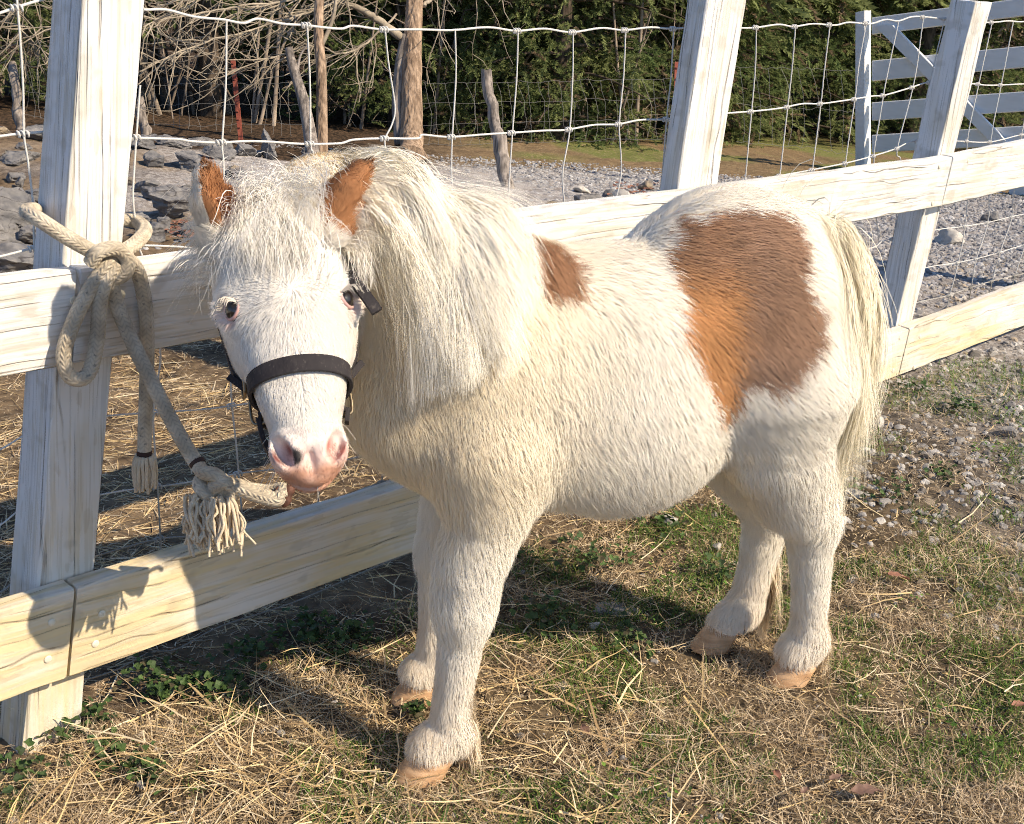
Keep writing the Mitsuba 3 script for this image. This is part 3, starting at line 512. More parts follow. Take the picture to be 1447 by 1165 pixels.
class Field:
    """a signed distance grid into which rounded shapes are melted"""
    def __init__(s, lo, hi, h):
        s.lo, s.h = np.asarray(lo, float), h
        s.n = np.ceil((np.asarray(hi) - lo) / h).astype(int) + 1
        s.d = np.full(s.n, 0.5, np.float32)
    def _box(s, c, r):
        a = np.clip(np.floor((np.min(c, 0) - r - s.lo) / s.h).astype(int), 0, s.n); b = np.clip(np.ceil((np.max(c, 0) + r - s.lo) / s.h).astype(int) + 1, 0, s.n)
        sl = tuple(slice(x, y) for x, y in zip(a, b))
        g = np.meshgrid(*[(np.arange(x, y) * s.h + l).astype(np.float32) for x, y, l in zip(a, b, s.lo)], indexing='ij', sparse=False)
        return sl, np.stack(g, -1)
    def _melt(s, sl, d, k, cut=False):
        o = s.d[sl]
        if cut:
            h = np.clip(0.5 - 0.5 * (o + d) / k, 0, 1); s.d[sl] = o * (1 - h) - d * h + k * h * (1 - h)
        else:
            h = np.clip(0.5 + 0.5 * (o - d) / k, 0, 1); s.d[sl] = o * (1 - h) + d * h - k * h * (1 - h)
    def ball(s, c, r, k=0.03, rot=None, cut=False):
        c = np.asarray(c, float); r = np.broadcast_to(np.asarray(r, float), (3,)); m = r.max() + k + 0.03
        sl, g = s._box(c[None], m)
        if min(x.stop - x.start for x in sl) <= 0: return
        q = g - c.astype(np.float32)
        if rot is not None: q = q @ np.asarray(rot, np.float32).T          # rows of rot: the ellipsoid's axes
        k0 = np.linalg.norm(q / r, axis=-1); k1 = np.linalg.norm(q / r ** 2, axis=-1)
        s._melt(sl, (k0 * (k0 - 1) / np.maximum(k1, 1e-6)).astype(np.float32), k, cut)
    def limb(s, pts, radii, k=0.02, squash=None):
        """a chain of tapered round bars; squash=(axis, factor) flattens it along an axis"""
        pts = [np.asarray(p, float) for p in pts]
        sl, g = s._box(np.stack(pts), max(radii) + k + 0.03)
        if min(x.stop - x.start for x in sl) <= 0: return
        best = np.full(g.shape[:3], 9, np.float32)
        for a, b, ra, rb in zip(pts[:-1], pts[1:], radii[:-1], radii[1:]):
            ab = b - a; q = g - a.astype(np.float32)
            t = np.clip(q @ ab.astype(np.float32) / np.dot(ab, ab), 0, 1)
            e = q - t[..., None] * ab.astype(np.float32)
            if squash is not None:
                ax = np.asarray(squash[0], np.float32); e = e + (e @ ax)[..., None] * ax * (1 / squash[1] - 1)
            best = np.minimum(best, np.linalg.norm(e, axis=-1) - (ra + (rb - ra) * t).astype(np.float32))
        s._melt(sl, best, k)
    def mesh(s):
        """naive surface nets"""
        d = s.d
        for ax in range(3):
            for e in (0, -1):
                sl = [slice(None)] * 3; sl[ax] = e; d[tuple(sl)] = np.maximum(d[tuple(sl)], 1e-3)
        n = np.array(d.shape) - 1; inside = d < 0
        cnt = np.zeros(n, np.int8); acc = np.zeros((*n, 3), np.float32); num = np.zeros(n, np.float32)
        for o in np.ndindex(2, 2, 2): cnt += inside[o[0]:o[0] + n[0], o[1]:o[1] + n[1], o[2]:o[2] + n[2]]
        act = (cnt > 0) & (cnt < 8); ids = np.full(n, -1, np.int64); w = np.argwhere(act); ids[act] = np.arange(len(w))
        acc = np.zeros((len(w), 3)); num = np.zeros(len(w))
        corner = {o: d[w[:, 0] + o[0], w[:, 1] + o[1], w[:, 2] + o[2]] for o in np.ndindex(2, 2, 2)}
        for o in np.ndindex(2, 2, 2):
            for ax in range(3):
                if o[ax]: continue
                e = list(o); e[ax] = 1; a, b = corner[o], corner[tuple(e)]
                x = (a < 0) != (b < 0); t = np.where(x, a / np.where(x, a - b, 1), 0)
                p = np.tile(np.array(o, float), (len(w), 1)); p[:, ax] += t
                acc[x] += p[x]; num[x] += 1
        V = (w + acc / num[:, None]) * s.h + s.lo
        F = []
        for ax in range(3):
            m = [slice(1, -1)] * 3; m[ax] = slice(0, -1)
            a = inside[tuple(m)]; m2 = list(m); m2[ax] = slice(1, None); b = inside[tuple(m2)]
            e = np.argwhere(a != b); off = np.ones(3, int); off[ax] = 0; e = e + off
            flip = ~inside[e[:, 0], e[:, 1], e[:, 2]]
            b1, b2 = (ax + 1) % 3, (ax + 2) % 3
            q = []
            for s1, s2 in ((0, 0), (-1, 0), (-1, -1), (0, -1)):
                c = e.copy(); c[:, b1] += s1; c[:, b2] += s2; q.append(ids[c[:, 0], c[:, 1], c[:, 2]])
            q = np.stack(q, 1); q[flip] = q[flip][:, ::-1]
            q = q[(q >= 0).all(1)]
            F += [q[:, [0, 1, 2]], q[:, [0, 2, 3]]]
        return trimesh.Trimesh(V, np.vstack(F), process=False)

# head frame: HX to the image's right (the pony's left), HY down the face to the nose, HN out of the face
_view = unit(at_depth(407, 470, 1.76) - EYE)
_down = unit(-UP - _view * np.dot(-UP, _view)); _side = unit(np.cross(_down, _view))
if np.dot(_side, RIGHT) < 0: _side = -_side
_t, _r, _y = math.radians(24), math.radians(6.5), math.radians(2.5)
_d2 = _down * math.cos(_r) + _side * math.sin(_r); _s2 = _side * math.cos(_r) - _down * math.sin(_r)      # rolled
_n2 = -_view
HX = unit(_s2 * math.cos(_y) + _n2 * -math.sin(_y)); _n3 = unit(_n2 * math.cos(_y) + _s2 * math.sin(_y))  # turned a little
HY = unit(_d2 * math.cos(_t) + _n3 * math.sin(_t)); HN = unit(_n3 * math.cos(_t) - _d2 * math.sin(_t))
HS = 0.95
HEAD_O = at_depth(412, 430, 1.67) - HN * 0.062
def head(x, y, n): return HEAD_O + (HX * x + HY * y + HN * n) * HS
HROT = np.stack([HX, HY, HN])

def build_body():
    A = Field(pony(0.5, 0, 0.5) - [1.0, 0.75, 0.52], pony(0.5, 0, 0.5) + [0.85, 0.55, 0.56], 0.006)
    R = np.stack([PU, PV, PZ])
    def E(u, v, z, r, k=0.05, tilt=0):
        c, s = math.cos(tilt), math.sin(tilt)
        A.ball(pony(u, v, z), r, k, np.stack([PU * c + PZ * s, PV, PZ * c - PU * s]))
    E(0.38, 0.0, 0.615, (0.285, 0.160, 0.186), 0.02)                    # barrel
    E(0.32, 0.0, 0.595, (0.18, 0.164, 0.174), 0.05)                    # belly
    E(0.555, 0.0, 0.640, (0.155, 0.130, 0.196), 0.07)                    # chest
    E(0.57, 0.0, 0.742, (0.12, 0.09, 0.095), 0.06)                      # withers
    E(0.33, 0.0, 0.705, (0.22, 0.13, 0.10), 0.06)                       # back
    E(0.138, 0.0, 0.71, (0.156, 0.148, 0.185), 0.06)                     # hindquarters
    E(0.148, 0.0, 0.808, (0.135, 0.10, 0.082), 0.06)                     # croup
    for s in (1, -1):
        E(0.097, 0.080 * s, 0.66, (0.115, 0.076, 0.18), 0.05, -0.12)      # thighs
        E(0.560, 0.088 * s, 0.59, (0.085, 0.056, 0.155), 0.04)             # shoulders
    A.limb([pony(0.56, 0.0, 0.69), pony(0.65, -0.035, 0.775), pony(0.74, -0.045, 0.845), pony(0.79, -0.02, 0.865)], [0.138, 0.100, 0.080, 0.070], 0.05)   # neck
    A.limb([pony(0.66, 0.0, 0.60), pony(0.70, -0.03, 0.73), pony(0.77, -0.03, 0.81)], [0.09, 0.070, 0.055], 0.05)
    def leg(pts, radii, k=0.016): A.limb([pony(*p) for p in pts], radii, k)
    # near fore, far fore: shoulder to fetlock
    leg([(0.565, .098, .56), (0.566, .10, .455), (0.586, .10, .38), (0.590, .10, .315), (0.594, .10, .25), (0.600, .10, .175), (0.604, .10, .10), (0.622, .10, .082), (0.634, .10, .070)], [0.0720, 0.0510, 0.0475, 0.0410, 0.0320, 0.0271, 0.0287, 0.0310, 0.0318], 0.035)
    A.ball(pony(0.596, .10, .318), (.030, .031, .040), 0.03); A.ball(pony(0.594, .10, .085), (.029, .028, .034), 0.02)
    leg([(0.555, -.095, .56), (0.535, -.10, .43), (0.545, -.10, .36), (0.552, -.10, .295), (0.560, -.10, .24), (0.562, -.10, .17), (0.564, -.10, .10), (0.574, -.10, .088), (0.584, -.10, .078)], [0.0720, 0.0510, 0.0466, 0.0394, 0.0320, 0.0262, 0.0279, 0.0310, 0.0318], 0.035)
    A.ball(pony(0.560, -.10, .30), (.029, .031, .040), 0.03); A.ball(pony(0.556, -.10, .087), (.028, .028, .034), 0.02)
    # near hind, far hind: stifle, hock, fetlock
    leg([(0.085, .085, .62), (0.074, .085, .53), (0.028, .08, .44), (-0.016, .075, .37), (-0.030, .07, .335), (-0.044, .07, .26), (-0.052, .07, .19), (-0.053, .07, .145), (-0.044, .07, .132), (-0.038, .07, .121)], [0.1150, 0.0820, 0.0627, 0.0410, 0.0377, 0.0303, 0.0279, 0.0287, 0.0310, 0.0318], 0.04)
    A.ball(pony(-0.042, .072, .36), (.026, .03, .035), 0.025); A.ball(pony(-0.062, .07, .14), (.028, .028, .034), 0.02)
    leg([(0.09, -.08, .62), (0.058, -.08, .50), (0.008, -.075, .40), (-0.026, -.07, .33), (-0.034, -.07, .295), (-0.030, -.07, .22), (-0.021, -.07, .165), (-0.010, -.07, .140), (0.008, -.07, .122), (0.022, -.07, .109)], [0.1150, 0.0820, 0.0608, 0.0410, 0.0377, 0.0303, 0.0285, 0.0285, 0.0290, 0.0285], 0.04)
    A.ball(pony(-0.050, -.072, .315), (.024, .03, .035), 0.025); A.ball(pony(-0.020, -.07, .135), (.024, .026, .030), 0.02)
    A.limb([pony(0.05, 0, 0.83), pony(-0.012, 0, 0.818), pony(-0.042, 0, 0.75)], [.05, .032, .024], 0.03)      # dock
    A.limb([pony(-0.025, 0, .825), pony(-0.062, 0, .775), pony(-0.078, 0.005, .70), pony(-0.076, 0.005, .60), pony(-0.068, 0.005, .50)], [.026, .031, .033, .027, .012], 0.012)      # the tail's flesh and inner hair
    A.limb([head(0, -.075, -.055), pony(0.77, -.035, .855)], [.068, .078], 0.05)
    return A

def build_head():
    B = Field(HEAD_O - [0.21, 0.26, 0.24], HEAD_O + [0.2, 0.22, 0.24], 0.003)
    def E(x, y, n, r, k=0.025, cut=False): B.ball(head(x, y, n), np.array(r) * HS, k, HROT, cut)
    E(0, -0.042, -0.010, (0.085, 0.085, 0.072), 0.02)                # brow and forehead
    E(0, -0.078, -0.030, (0.084, 0.070, 0.070), 0.03)               # poll
    E(0, -0.115, -0.040, (0.080, 0.060, 0.062), 0.03)
    for s in (1, -1):
        E(0.042 * s, 0.010, -0.038, (0.040, 0.060, 0.052), 0.03)     # cheeks
        E(0.066 * s, -0.028, 0.010, (0.024, 0.030, 0.026), 0.02)       # eye ridges
        E(0.026 * s, 0.070, 0.010, (0.028, 0.062, 0.026), 0.03)       # face bone
    B.limb([head(0, 0.0, 0.0), head(0, 0.08, -0.006), head(0, 0.15, -0.012), head(0, 0.185, -0.020)], [.060, .052, .043, .039], 0.025)
    E(0, 0.178, -0.022, (0.044, 0.030, 0.039), 0.02)                # muzzle
    for s in (1, -1):
        E(0.030 * s, 0.180, 0.002, (0.021, 0.030, 0.024), 0.012)     # nostril wings
    E(0.002, 0.206, -0.008, (0.028, 0.017, 0.020), 0.012)             # upper lip
    E(0.000, 0.207, -0.036, (0.023, 0.019, 0.014), 0.010)             # lower lip
    B.ball(head(0, 0.222, -0.0235), (0.038, 0.018, 0.0042), 0.005, HROT, cut=True)   # mouth
    for s in (1, -1):
        ax = unit(HY * 0.9 - HX * 0.42 * s); bx = unit(HX - ax * np.dot(HX, ax)); rot = np.stack([ax, bx, unit(np.cross(ax, bx))])
        B.ball(head(0.035 * s, 0.184, 0.022), (0.024, 0.0105, 0.024), 0.006, rot, cut=True)
        B.ball(head(0.0780 * s, -0.017, 0.030), (0.015, 0.014, 0.011), 0.010, HROT, cut=True)      # socket dip
    B.ball(head(0, 0.208, 0.016), (0.004, 0.018, 0.008), 0.012, HROT, cut=True)
    # ears: hollow cones
    def ear(base, tip, open_to, r=0.03):
        base, tip = np.asarray(base), np.asarray(tip); ax = tip - base; L = np.linalg.norm(ax); ax = ax / L
        o = unit(open_to - ax * np.dot(open_to, ax)); s = np.cross(ax, o); pts = [base - ax * 0.025, base + ax * L * .35, base + ax * L * .7, tip]
        B.limb(pts, [r * .70, r, r * .68, r * .12], 0.022)
        B.limb([p + o * (r * .62) for p in pts[:3]] + [tip + o * r * .38 - ax * L * .06], [r * .35, r * .80, r * .55, r * .1], 0.004) if False else None
        for t0, t1, r0, r1 in ((.05, .45, .60, .74), (.45, .80, .74, .46), (.80, .97, .46, .14)):
            a, b = base + ax * L * t0 + o * r * .55, base + ax * L * t1 + o * r * .45
            for t in np.linspace(0, 1, 6): B.ball(a + (b - a) * t, r * (r0 + (r1 - r0) * t), 0.004, None, cut=True)
    ear(EAR[0][0], EAR[0][1], EAR[0][2]); ear(EAR[1][0], EAR[1][1], EAR[1][2])
    B.limb([head(0, -.06, -.05), head(0, -.10, -.15)], [.08, .085], 0.03)      # stub towards the neck
    return B
# ear base, tip, opening direction
EAR = [(at_depth(313, 318, 1.715), at_depth(289, 230, 1.685), unit(HN * 0.55 + HX * 0.75 + HY * 0.1)),
       (at_depth(478, 304, 1.735), at_depth(523, 229, 1.745), unit(HX * 1.0 + HN * 0.15))]
_fa, _fb = build_body(), build_head()
def manifold(m): return m3.Manifold(m3.Mesh(np.asarray(m.vertices, np.float32), np.asarray(m.faces, np.uint32)))
_u = max((manifold(_fa.mesh()) + manifold(_fb.mesh())).decompose(), key=lambda m: m.volume()).to_mesh()
body = trimesh.Trimesh(_u.vert_properties[:, :3], _u.tri_verts, process=True)
BODY_V, BODY_N = np.array(body.vertices), np.array(body.vertex_normals)
BODY_TREE = cKDTree(BODY_V)
# ------------------------------------------------------------------ colours of the pony, in its own coordinates
def in_poly(x, y, poly):
    inside = np.zeros(len(x), bool); j = len(poly) - 1
    for i in range(len(poly)):
        (xi, yi), (xj, yj) = poly[i], poly[j]
        inside ^= ((yi > y) != (yj > y)) & (x < (xj - xi) * (y - yi) / (yj - yi + 1e-12) + xi); j = i
    return inside
# (forward, up) outlines of the two chestnut patches on the left flank
PATCH_A = [(.290, .834), (.259, .866), (.216, .876), (.177, .886), (.137, .888), (.110, .880), (.106, .846), (.118, .801), (.099, .771), (.076, .746), (.085, .712), (.124, .673), (.149, .644), (.172, .650), (.183, .664), (.192, .640), (.203, .598), (.219, .581), (.248, .617), (.277, .677), (.310, .732), (.312, .784)]
PATCH_B = [(.540, .858), (.495, .858), (.470, .842), (.447, .820), (.440, .802), (.454, .785), (.506, .778), (.525, .808), (.540, .838)]
def pony_colour(p, n):
    """base colour of the coat at points p (m, 3) with normals n"""
    q = to_pony(p); u, v, z = q.T
    w = meshkit.fbm(p * 45, 3)[:, None] - 0.5; w2 = meshkit.fbm(p * 45 + 31, 3)[:, None] - 0.5
    c = np.tile(np.array([0.90, 0.86, 0.78]), (len(p), 1))
    big = meshkit.fbm(p * 7 + 5, 3)[:, None]
    warm = np.array([0.89, 0.785, 0.575])
    t = np.clip((u - 0.36) / 0.25, 0, 1)[:, None] * np.clip((z - 0.40) / 0.15, 0, 1)[:, None]
    c = c * (1 - 0.88 * t) + warm * 0.88 * t                                  # chest and neck are yellower
    c = c * (1 - 0.35 * big) + np.array([0.92, 0.89, 0.83]) * 0.35 * big
    stain = np.clip((0.27 - z) / 0.2, 0, 1)[:, None] * 0.45
    c = c * (1 - stain) + np.array([0.78, 0.66, 0.49]) * stain                # legs slightly stained
    pu, pz = u + 0.020 * w[:, 0] * 2, z + 0.020 * w2[:, 0] * 2
    near = v > 0.0
    mott = meshkit.fbm(p * [90, 90, 40], 3)[:, None]; mott2 = meshkit.fbm(p * 14 + 3, 2)[:, None]
    inA = in_poly(pu, pz, PATCH_A) & near & (n @ PV > -0.2); inB = in_poly(pu, pz, PATCH_B) & near
    front = np.clip((pu - 0.195 + 0.03 * (mott2[:, 0] - .5)) / 0.035, 0, 1)[:, None]
    front = front * np.clip((0.835 - z) / 0.06, 0.25, 1)[:, None]
    chest = np.array([0.375, 0.235, 0.160]) * (1 - front) + np.array([0.56, 0.295, 0.135]) * front
    low = np.clip((0.72 - z) / 0.12, 0, 1)[:, None] * (1 - front)
    chest = chest * (1 - low) + np.array([0.35, 0.24, 0.180]) * low
    chest = chest * (0.72 + 0.60 * mott) * (0.82 + 0.36 * mott2); patch_b = np.array([0.40, 0.225, 0.135]) * (0.70 + 0.65 * mott)
    c[inA] = chest[inA]; c[inB] = patch_b[inB]
    # the head
    h = (p - HEAD_O) / HS; x, y, m = h @ HX, h @ HY, h @ HN
    hd = (np.linalg.norm(h, axis=1) < 0.34) & (y > -0.17) & (u > 0.62) & (m > -0.13) & (np.abs(x) < 0.105)
    hw = np.clip((y + 0.17) / 0.08, 0, 1)[:, None]
    face = np.array([0.88, 0.85, 0.80])
    c = np.where(hd[:, None], c * (1 - hw) + face * hw, c)
    pink = np.array([0.80, 0.60, 0.54])
    k = np.clip((y - 0.150) / 0.04, 0, 1) * np.clip((m + 0.06) / 0.03, 0, 1) * hd
    k = np.clip(k * (0.30 + 0.8 * meshkit.fbm(p * 60, 2)), 0, 1)[:, None]
    c = c * (1 - k) + pink * k
    lip = np.clip((y - 0.196) / 0.018, 0, 1) * hd; lip = np.clip(lip * (0.3 + 1.1 * meshkit.fbm(p * 50 + 9, 2)), 0, 1)[:, None]
    c = c * (1 - lip) + np.array([0.64, 0.36, 0.25]) * lip * 1.0
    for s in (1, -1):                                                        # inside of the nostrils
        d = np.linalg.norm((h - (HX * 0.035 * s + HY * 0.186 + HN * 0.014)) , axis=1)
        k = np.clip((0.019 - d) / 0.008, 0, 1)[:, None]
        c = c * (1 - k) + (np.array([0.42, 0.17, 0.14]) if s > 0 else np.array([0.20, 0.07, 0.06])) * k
        d = np.linalg.norm(h - (HX * 0.074 * s - HY * 0.016 + HN * 0.026), axis=1); k = np.clip((0.019 - d) / 0.005, 0, 1)[:, None] * 0.4
        c = c * (1 - k) + np.array([0.72, 0.44, 0.40]) * k
    d = np.linalg.norm(h - (HX * -0.020 + HY * 0.196 + HN * 0.024), axis=1); k = np.clip((0.014 - d) / 0.006, 0, 1)[:, None]
    c = c * (1 - k) + np.array([0.05, 0.045, 0.045]) * k                     # dark smudge below the right nostril
    for (b, t, o), s in zip(EAR, (-1, 1)):
        ax = t - b; L = np.linalg.norm(ax); ax = ax / L; r = p - b; a = r @ ax / L
        d = np.linalg.norm(r - (a * L)[:, None] * ax, axis=1)
        rim = (r @ HX * s) / 0.03
        is_ear = (a > (-0.35 if s > 0 else 0.0)) & (a < 1.3) & (d < 0.037)
        col = np.tile(np.array([0.44, 0.215, 0.105]), (len(p), 1))
        dark = np.clip((a - 0.82) / 0.1, 0, 1)[:, None] * 0.75
        col = col * (1 - dark) + np.array([0.16, 0.085, 0.05]) * dark
        if s < 0:                                                            # the right ear: white back and rim, brown inside
            white = (n @ unit(o) < 0.12) & (a < 0.93); col[white] = [0.84, 0.78, 0.68]
        c = np.where(is_ear[:, None], col, c)
    return np.clip(c, 0.01, 0.93)

rng = np.random.default_rng(7)
scene['hair_material'] = {'type': 'principledthin', 'base_color': {'type': 'mesh_attribute', 'name': 'vertex_color'}, 'roughness': 0.6, 'diff_trans': 0.22, 'eta': 1.3}
scene['skin_material'] = {'type': 'principled', 'base_color': {'type': 'mesh_attribute', 'name': 'vertex_color'}, 'roughness': 0.6, 'specular': 0.3}
PONY = thing('pony', 'shaggy cream white pony with chestnut patches, tied beside the white board fence', 'pony')
put('body', body, 'skin_material', PONY, smooth=True, color=pony_colour(BODY_V, BODY_N))

def clump(roots, tips, size, amount):
    """draw hair tips together into tufts"""
    n = max(8, int(len(roots) / size)); idx = rng.choice(len(roots), n, replace=False)
    near = cKDTree(roots[idx]).query(roots)[1]
    off = tips - roots; mean = np.zeros((n, 3)); cnt = np.zeros(n)
    np.add.at(mean, near, off); np.add.at(cnt, near, 1); mean /= np.maximum(cnt, 1)[:, None]
    target = roots[idx][near] + mean[near] * 1.05
    return tips + (target - tips) * np.clip(amount, 0, 1)[:, None], near

def build_coat(count):
    area = body.area_faces * np.where(body.face_normals @ unit(EYE - pony(0.35, 0, 0.5)) > -0.25, 1.0, 0.3)
    hc = (body.triangles_center - HEAD_O) / HS
    on_head = (np.linalg.norm(hc, axis=1) < 0.32) & (hc @ HY > -0.15) & (hc @ HN > -0.12)
    area = area * np.where(on_head, 2.6, 1.0)
    fi = rng.choice(len(area), count, p=area / area.sum())
    r1, r2 = np.sqrt(rng.random(count)), rng.random(count)
    tri = body.triangles[fi]
    p = tri[:, 0] * (1 - r1)[:, None] + tri[:, 1] * (r1 * (1 - r2))[:, None] + tri[:, 2] * (r1 * r2)[:, None]
    vn = BODY_N[body.faces[fi]]
    n = unit(vn[:, 0] * (1 - r1)[:, None] + vn[:, 1] * (r1 * (1 - r2))[:, None] + vn[:, 2] * (r1 * r2)[:, None])
    q = to_pony(p); u, v, z = q.T
    h = (p - HEAD_O) / HS; hx, hy, hn = h @ HX, h @ HY, h @ HN
    head_w = np.clip((0.33 - np.linalg.norm(h, axis=1)) / 0.05, 0, 1) * np.clip((hy + 0.16) / 0.04, 0, 1) * np.clip((hn + 0.13) / 0.05, 0, 1) * np.clip((0.118 - np.abs(hx)) / 0.02, 0, 1)
    # lengths
    L = np.full(count, 0.040)
    L = np.where(z < 0.62, 0.038 + 0.014 * np.clip((0.62 - z) / 0.15, 0, 1) * np.clip((z - 0.36) / 0.05, 0, 1), L)
    L = np.where((u > 0.50) & (z > 0.42), 0.046 - 0.016 * np.clip((z - 0.52) / 0.12, 0, 1), L)
    L = np.where((u < 0.28) & (z > 0.55), 0.030, L)
    leg = np.clip((0.42 - z) / 0.08, 0, 1)
    L = L * (1 - leg) + 0.020 * leg
    front_up = (u > 0.4) & (z > 0.28) & (z < 0.46); L = np.where(front_up, 0.036, L)
    foot = np.clip((0.15 + np.where(u < 0.3, 0.045, 0) - z) / 0.04, 0, 1); L = L + 0.004 * foot
    face_len = 0.021 - 0.012 * np.clip((hy + 0.02) / 0.16, 0, 1)
    face_len = np.where(hy > 0.15, 0.0045, face_len)
    face_len = np.where(hy < -0.07, 0.024, face_len)
    L = L * (1 - head_w) + face_len * head_w
    ear = np.zeros(count, bool)
    for b, t, o in EAR:
        ax = t - b; le = np.linalg.norm(ax); a = (p - b) @ ax / le ** 2
        near = (a > 0.0) & (a < 1.2) & (np.linalg.norm(p - b - a[:, None] * ax, axis=1) < 0.04); ear |= near
    L = np.where(ear, 0.013, L)
    L = L * rng.uniform(0.65, 1.2, count)
    # flow
    g = -PU * 0.45 - PZ * 1.0
    flow = np.tile(g, (count, 1))
    def toward(f, w): return flow * (1 - w)[:, None] + f * w[:, None]
    flow = toward(-PU * 0.9 - PZ * 0.75, np.clip((0.36 - u) / 0.12, 0, 1) * np.clip((z - 0.50) / 0.12, 0, 1))
    flow = toward(-PU * 1.0 - PZ * 0.15 + PV * (np.sign(v) * 0.25)[:, None], np.clip((z - 0.74) / 0.12, 0, 1) * np.clip((0.56 - u) / 0.12, 0, 1))
    tail_w = np.clip((-0.035 - u) / 0.03, 0, 1) * np.clip((z - 0.47) / 0.03, 0, 1) * np.clip((0.05 - np.abs(v)) / .01, 0, 1); flow = toward(-PZ * 1.0 - PU * 0.1, tail_w)
    flow = np.where((z < 0.40)[:, None], -PZ * 1.0 - PU * 0.12, flow)
    flow = np.where(((u > 0.62) & (head_w < 0.3))[:, None], -PZ * 1.0 - PU * 0.25, flow)
    wh = np.stack([hx - 0.003, hy + 0.022], 1); wl = np.maximum(np.linalg.norm(wh, axis=1), 1e-4)
    radial = (wh[:, :1] * HX + wh[:, 1:] * HY) / wl[:, None]
    fw = np.clip((hy - 0.05) / 0.06, 0, 1)[:, None]
    ff = radial * (1 - fw) + (HY * 0.8 + HX * (np.sign(hx) * 0.35)[:, None]) * fw
    swirl = np.cross(radial, HN) * 0.35
    ff = ff + swirl * np.clip(1 - wl / 0.06, 0, 1)[:, None]
    flow = flow * (1 - head_w)[:, None] + ff * head_w[:, None]
    for b, t, o in EAR:
        near = np.linalg.norm(p - (b + t) / 2, axis=1) < 0.07
        flow = np.where((near & ear)[:, None], unit(t - b), flow)
    flow = flow + PV * (0.9 * np.clip((n[:, 2] - .55) / .3, 0, 1) * (u > .45) * (1 - head_w))[:, None]
    wob = np.stack([meshkit.fbm(p * 16 + k * 37, 2) - 0.5 for k in range(3)], 1)
    fine = rng.normal(0, 1, (count, 3))
    flow = flow - n * np.sum(flow * n, 1)[:, None]
    flow = unit(flow) + wob * 0.75 + fine * 0.13
    flow = unit(flow - n * np.sum(flow * n, 1)[:, None])
    lift = np.clip(0.22 - 0.09 * leg, 0.1, 1) * rng.uniform(0.6, 1.4, count); lift = np.where(head_w > 0.5, lift * 0.75, lift)
    tip = p + (flow + n * lift[:, None]) * L[:, None]
    amount = np.where(head_w > 0.5, 0.16, 0.20) * rng.uniform(0.2, 1.2, count); amount[ear] *= 0.4
    tip, cid = clump(p, tip, 34, amount)
    d = tip - p; Ln = np.maximum(np.linalg.norm(d, axis=1), 1e-4)
    d0 = unit(d + n * (0.35 * Ln)[:, None]); d1 = unit(d - n * (0.30 * Ln)[:, None] + np.array([0, 0, -0.12]) * Ln[:, None])
    tuft = rng.normal(0, 1, (cid.max() + 1, 3))[cid]
    shade = unit(n + 0.05 * tuft + fine * 0.07)
    jit = rng.normal(0, 0.0065, (count, 3)); jit -= n * np.sum(jit * n, 1)[:, None]
    jit = np.where((head_w > 0.05)[:, None] | ear[:, None], 0, jit)
    col = pony_colour(p + jit, n) * np.clip(1 + 0.04 * rng.normal(0, 1, count) + 0.010 * tuft[:, 0], 0.7, 1.14)[:, None]
    skip = (z - ground_z(p[:, 0], p[:, 1]) < 0.050) | (np.linalg.norm(h - (HX * 0.074 - HY * .017 + HN * 0.026), axis=1) < 0.014) | (np.linalg.norm(h - (-HX * 0.074 - HY * .017 + HN * 0.026), axis=1) < 0.014)
    skip |= (hy > 0.165) & (head_w > 0.4) & (rng.random(count) < 0.75)
    for s in (1, -1): skip |= np.linalg.norm(h - (HX * 0.035 * s + HY * 0.184 + HN * 0.018), axis=1) < 0.017
    keep = ~skip
    width = np.where(head_w > 0.5, 0.0009, 0.0011) * rng.uniform(0.7, 1.3, count)
    V, F, N, C = ribbons(p[keep], [d0[keep], d1[keep]], Ln[keep], width[keep], shade[keep], np.clip(col[keep], 0.01, 0.93))
    return V, F, N, C
_V, _F, _N, _C = build_coat(400000)
put('coat', (_V, _F), 'hair_material', PONY, normals=_N, color=_C, kind='stuff')

def keep_out(p, off):
    """push points out of the body to a distance"""
    i = BODY_TREE.query(p)[1]; d = np.sum((p - BODY_V[i]) * BODY_N[i], 1)
    return p + BODY_N[i] * np.maximum(off - d, 0)[:, None], BODY_N[i], d
def long_hair(root, start_dir, length, steps, gravity, off, bend=None, wave=0.1, pull=0.35, tufts=30, curl=0.35, seed=1):
    """long hairs that fall and lie on the body; returns ribbons"""
    r = np.random.default_rng(seed); n = len(root); p = root.copy(); d = unit(start_dir); pts, nr = [p], []
    cid = cKDTree(root[r.choice(n, max(4, n // tufts), replace=False)]).query(root)[1]
    tv = r.normal(0, 1, (cid.max() + 1, 3))[cid]; tv2 = r.normal(0, 1, (cid.max() + 1, 3))[cid]
    off = off * r.uniform(0.3, 1.3, n)
    for k in range(steps):
        t = k / steps
        f = np.tile(np.asarray(gravity, float), (n, 1)) if np.ndim(gravity) == 1 else gravity
        d = unit(d * (1 - pull) + f * pull + wave * (tv * (0.5 + t) * 0.35 + tv2 * math.sin(5 * t + 1) * 0.45 + r.normal(0, 1, (n, 3)) * 0.14))
        q = p + d * (length / steps)[:, None]
        q, nn, _ = keep_out(q, off * min(1, 0.3 + t * 2))
        d = unit(q - p); pts.append(q); nr.append(nn); p = q
    dirs = [pts[i + 1] - pts[i] for i in range(steps)]
    return pts, nr, tv
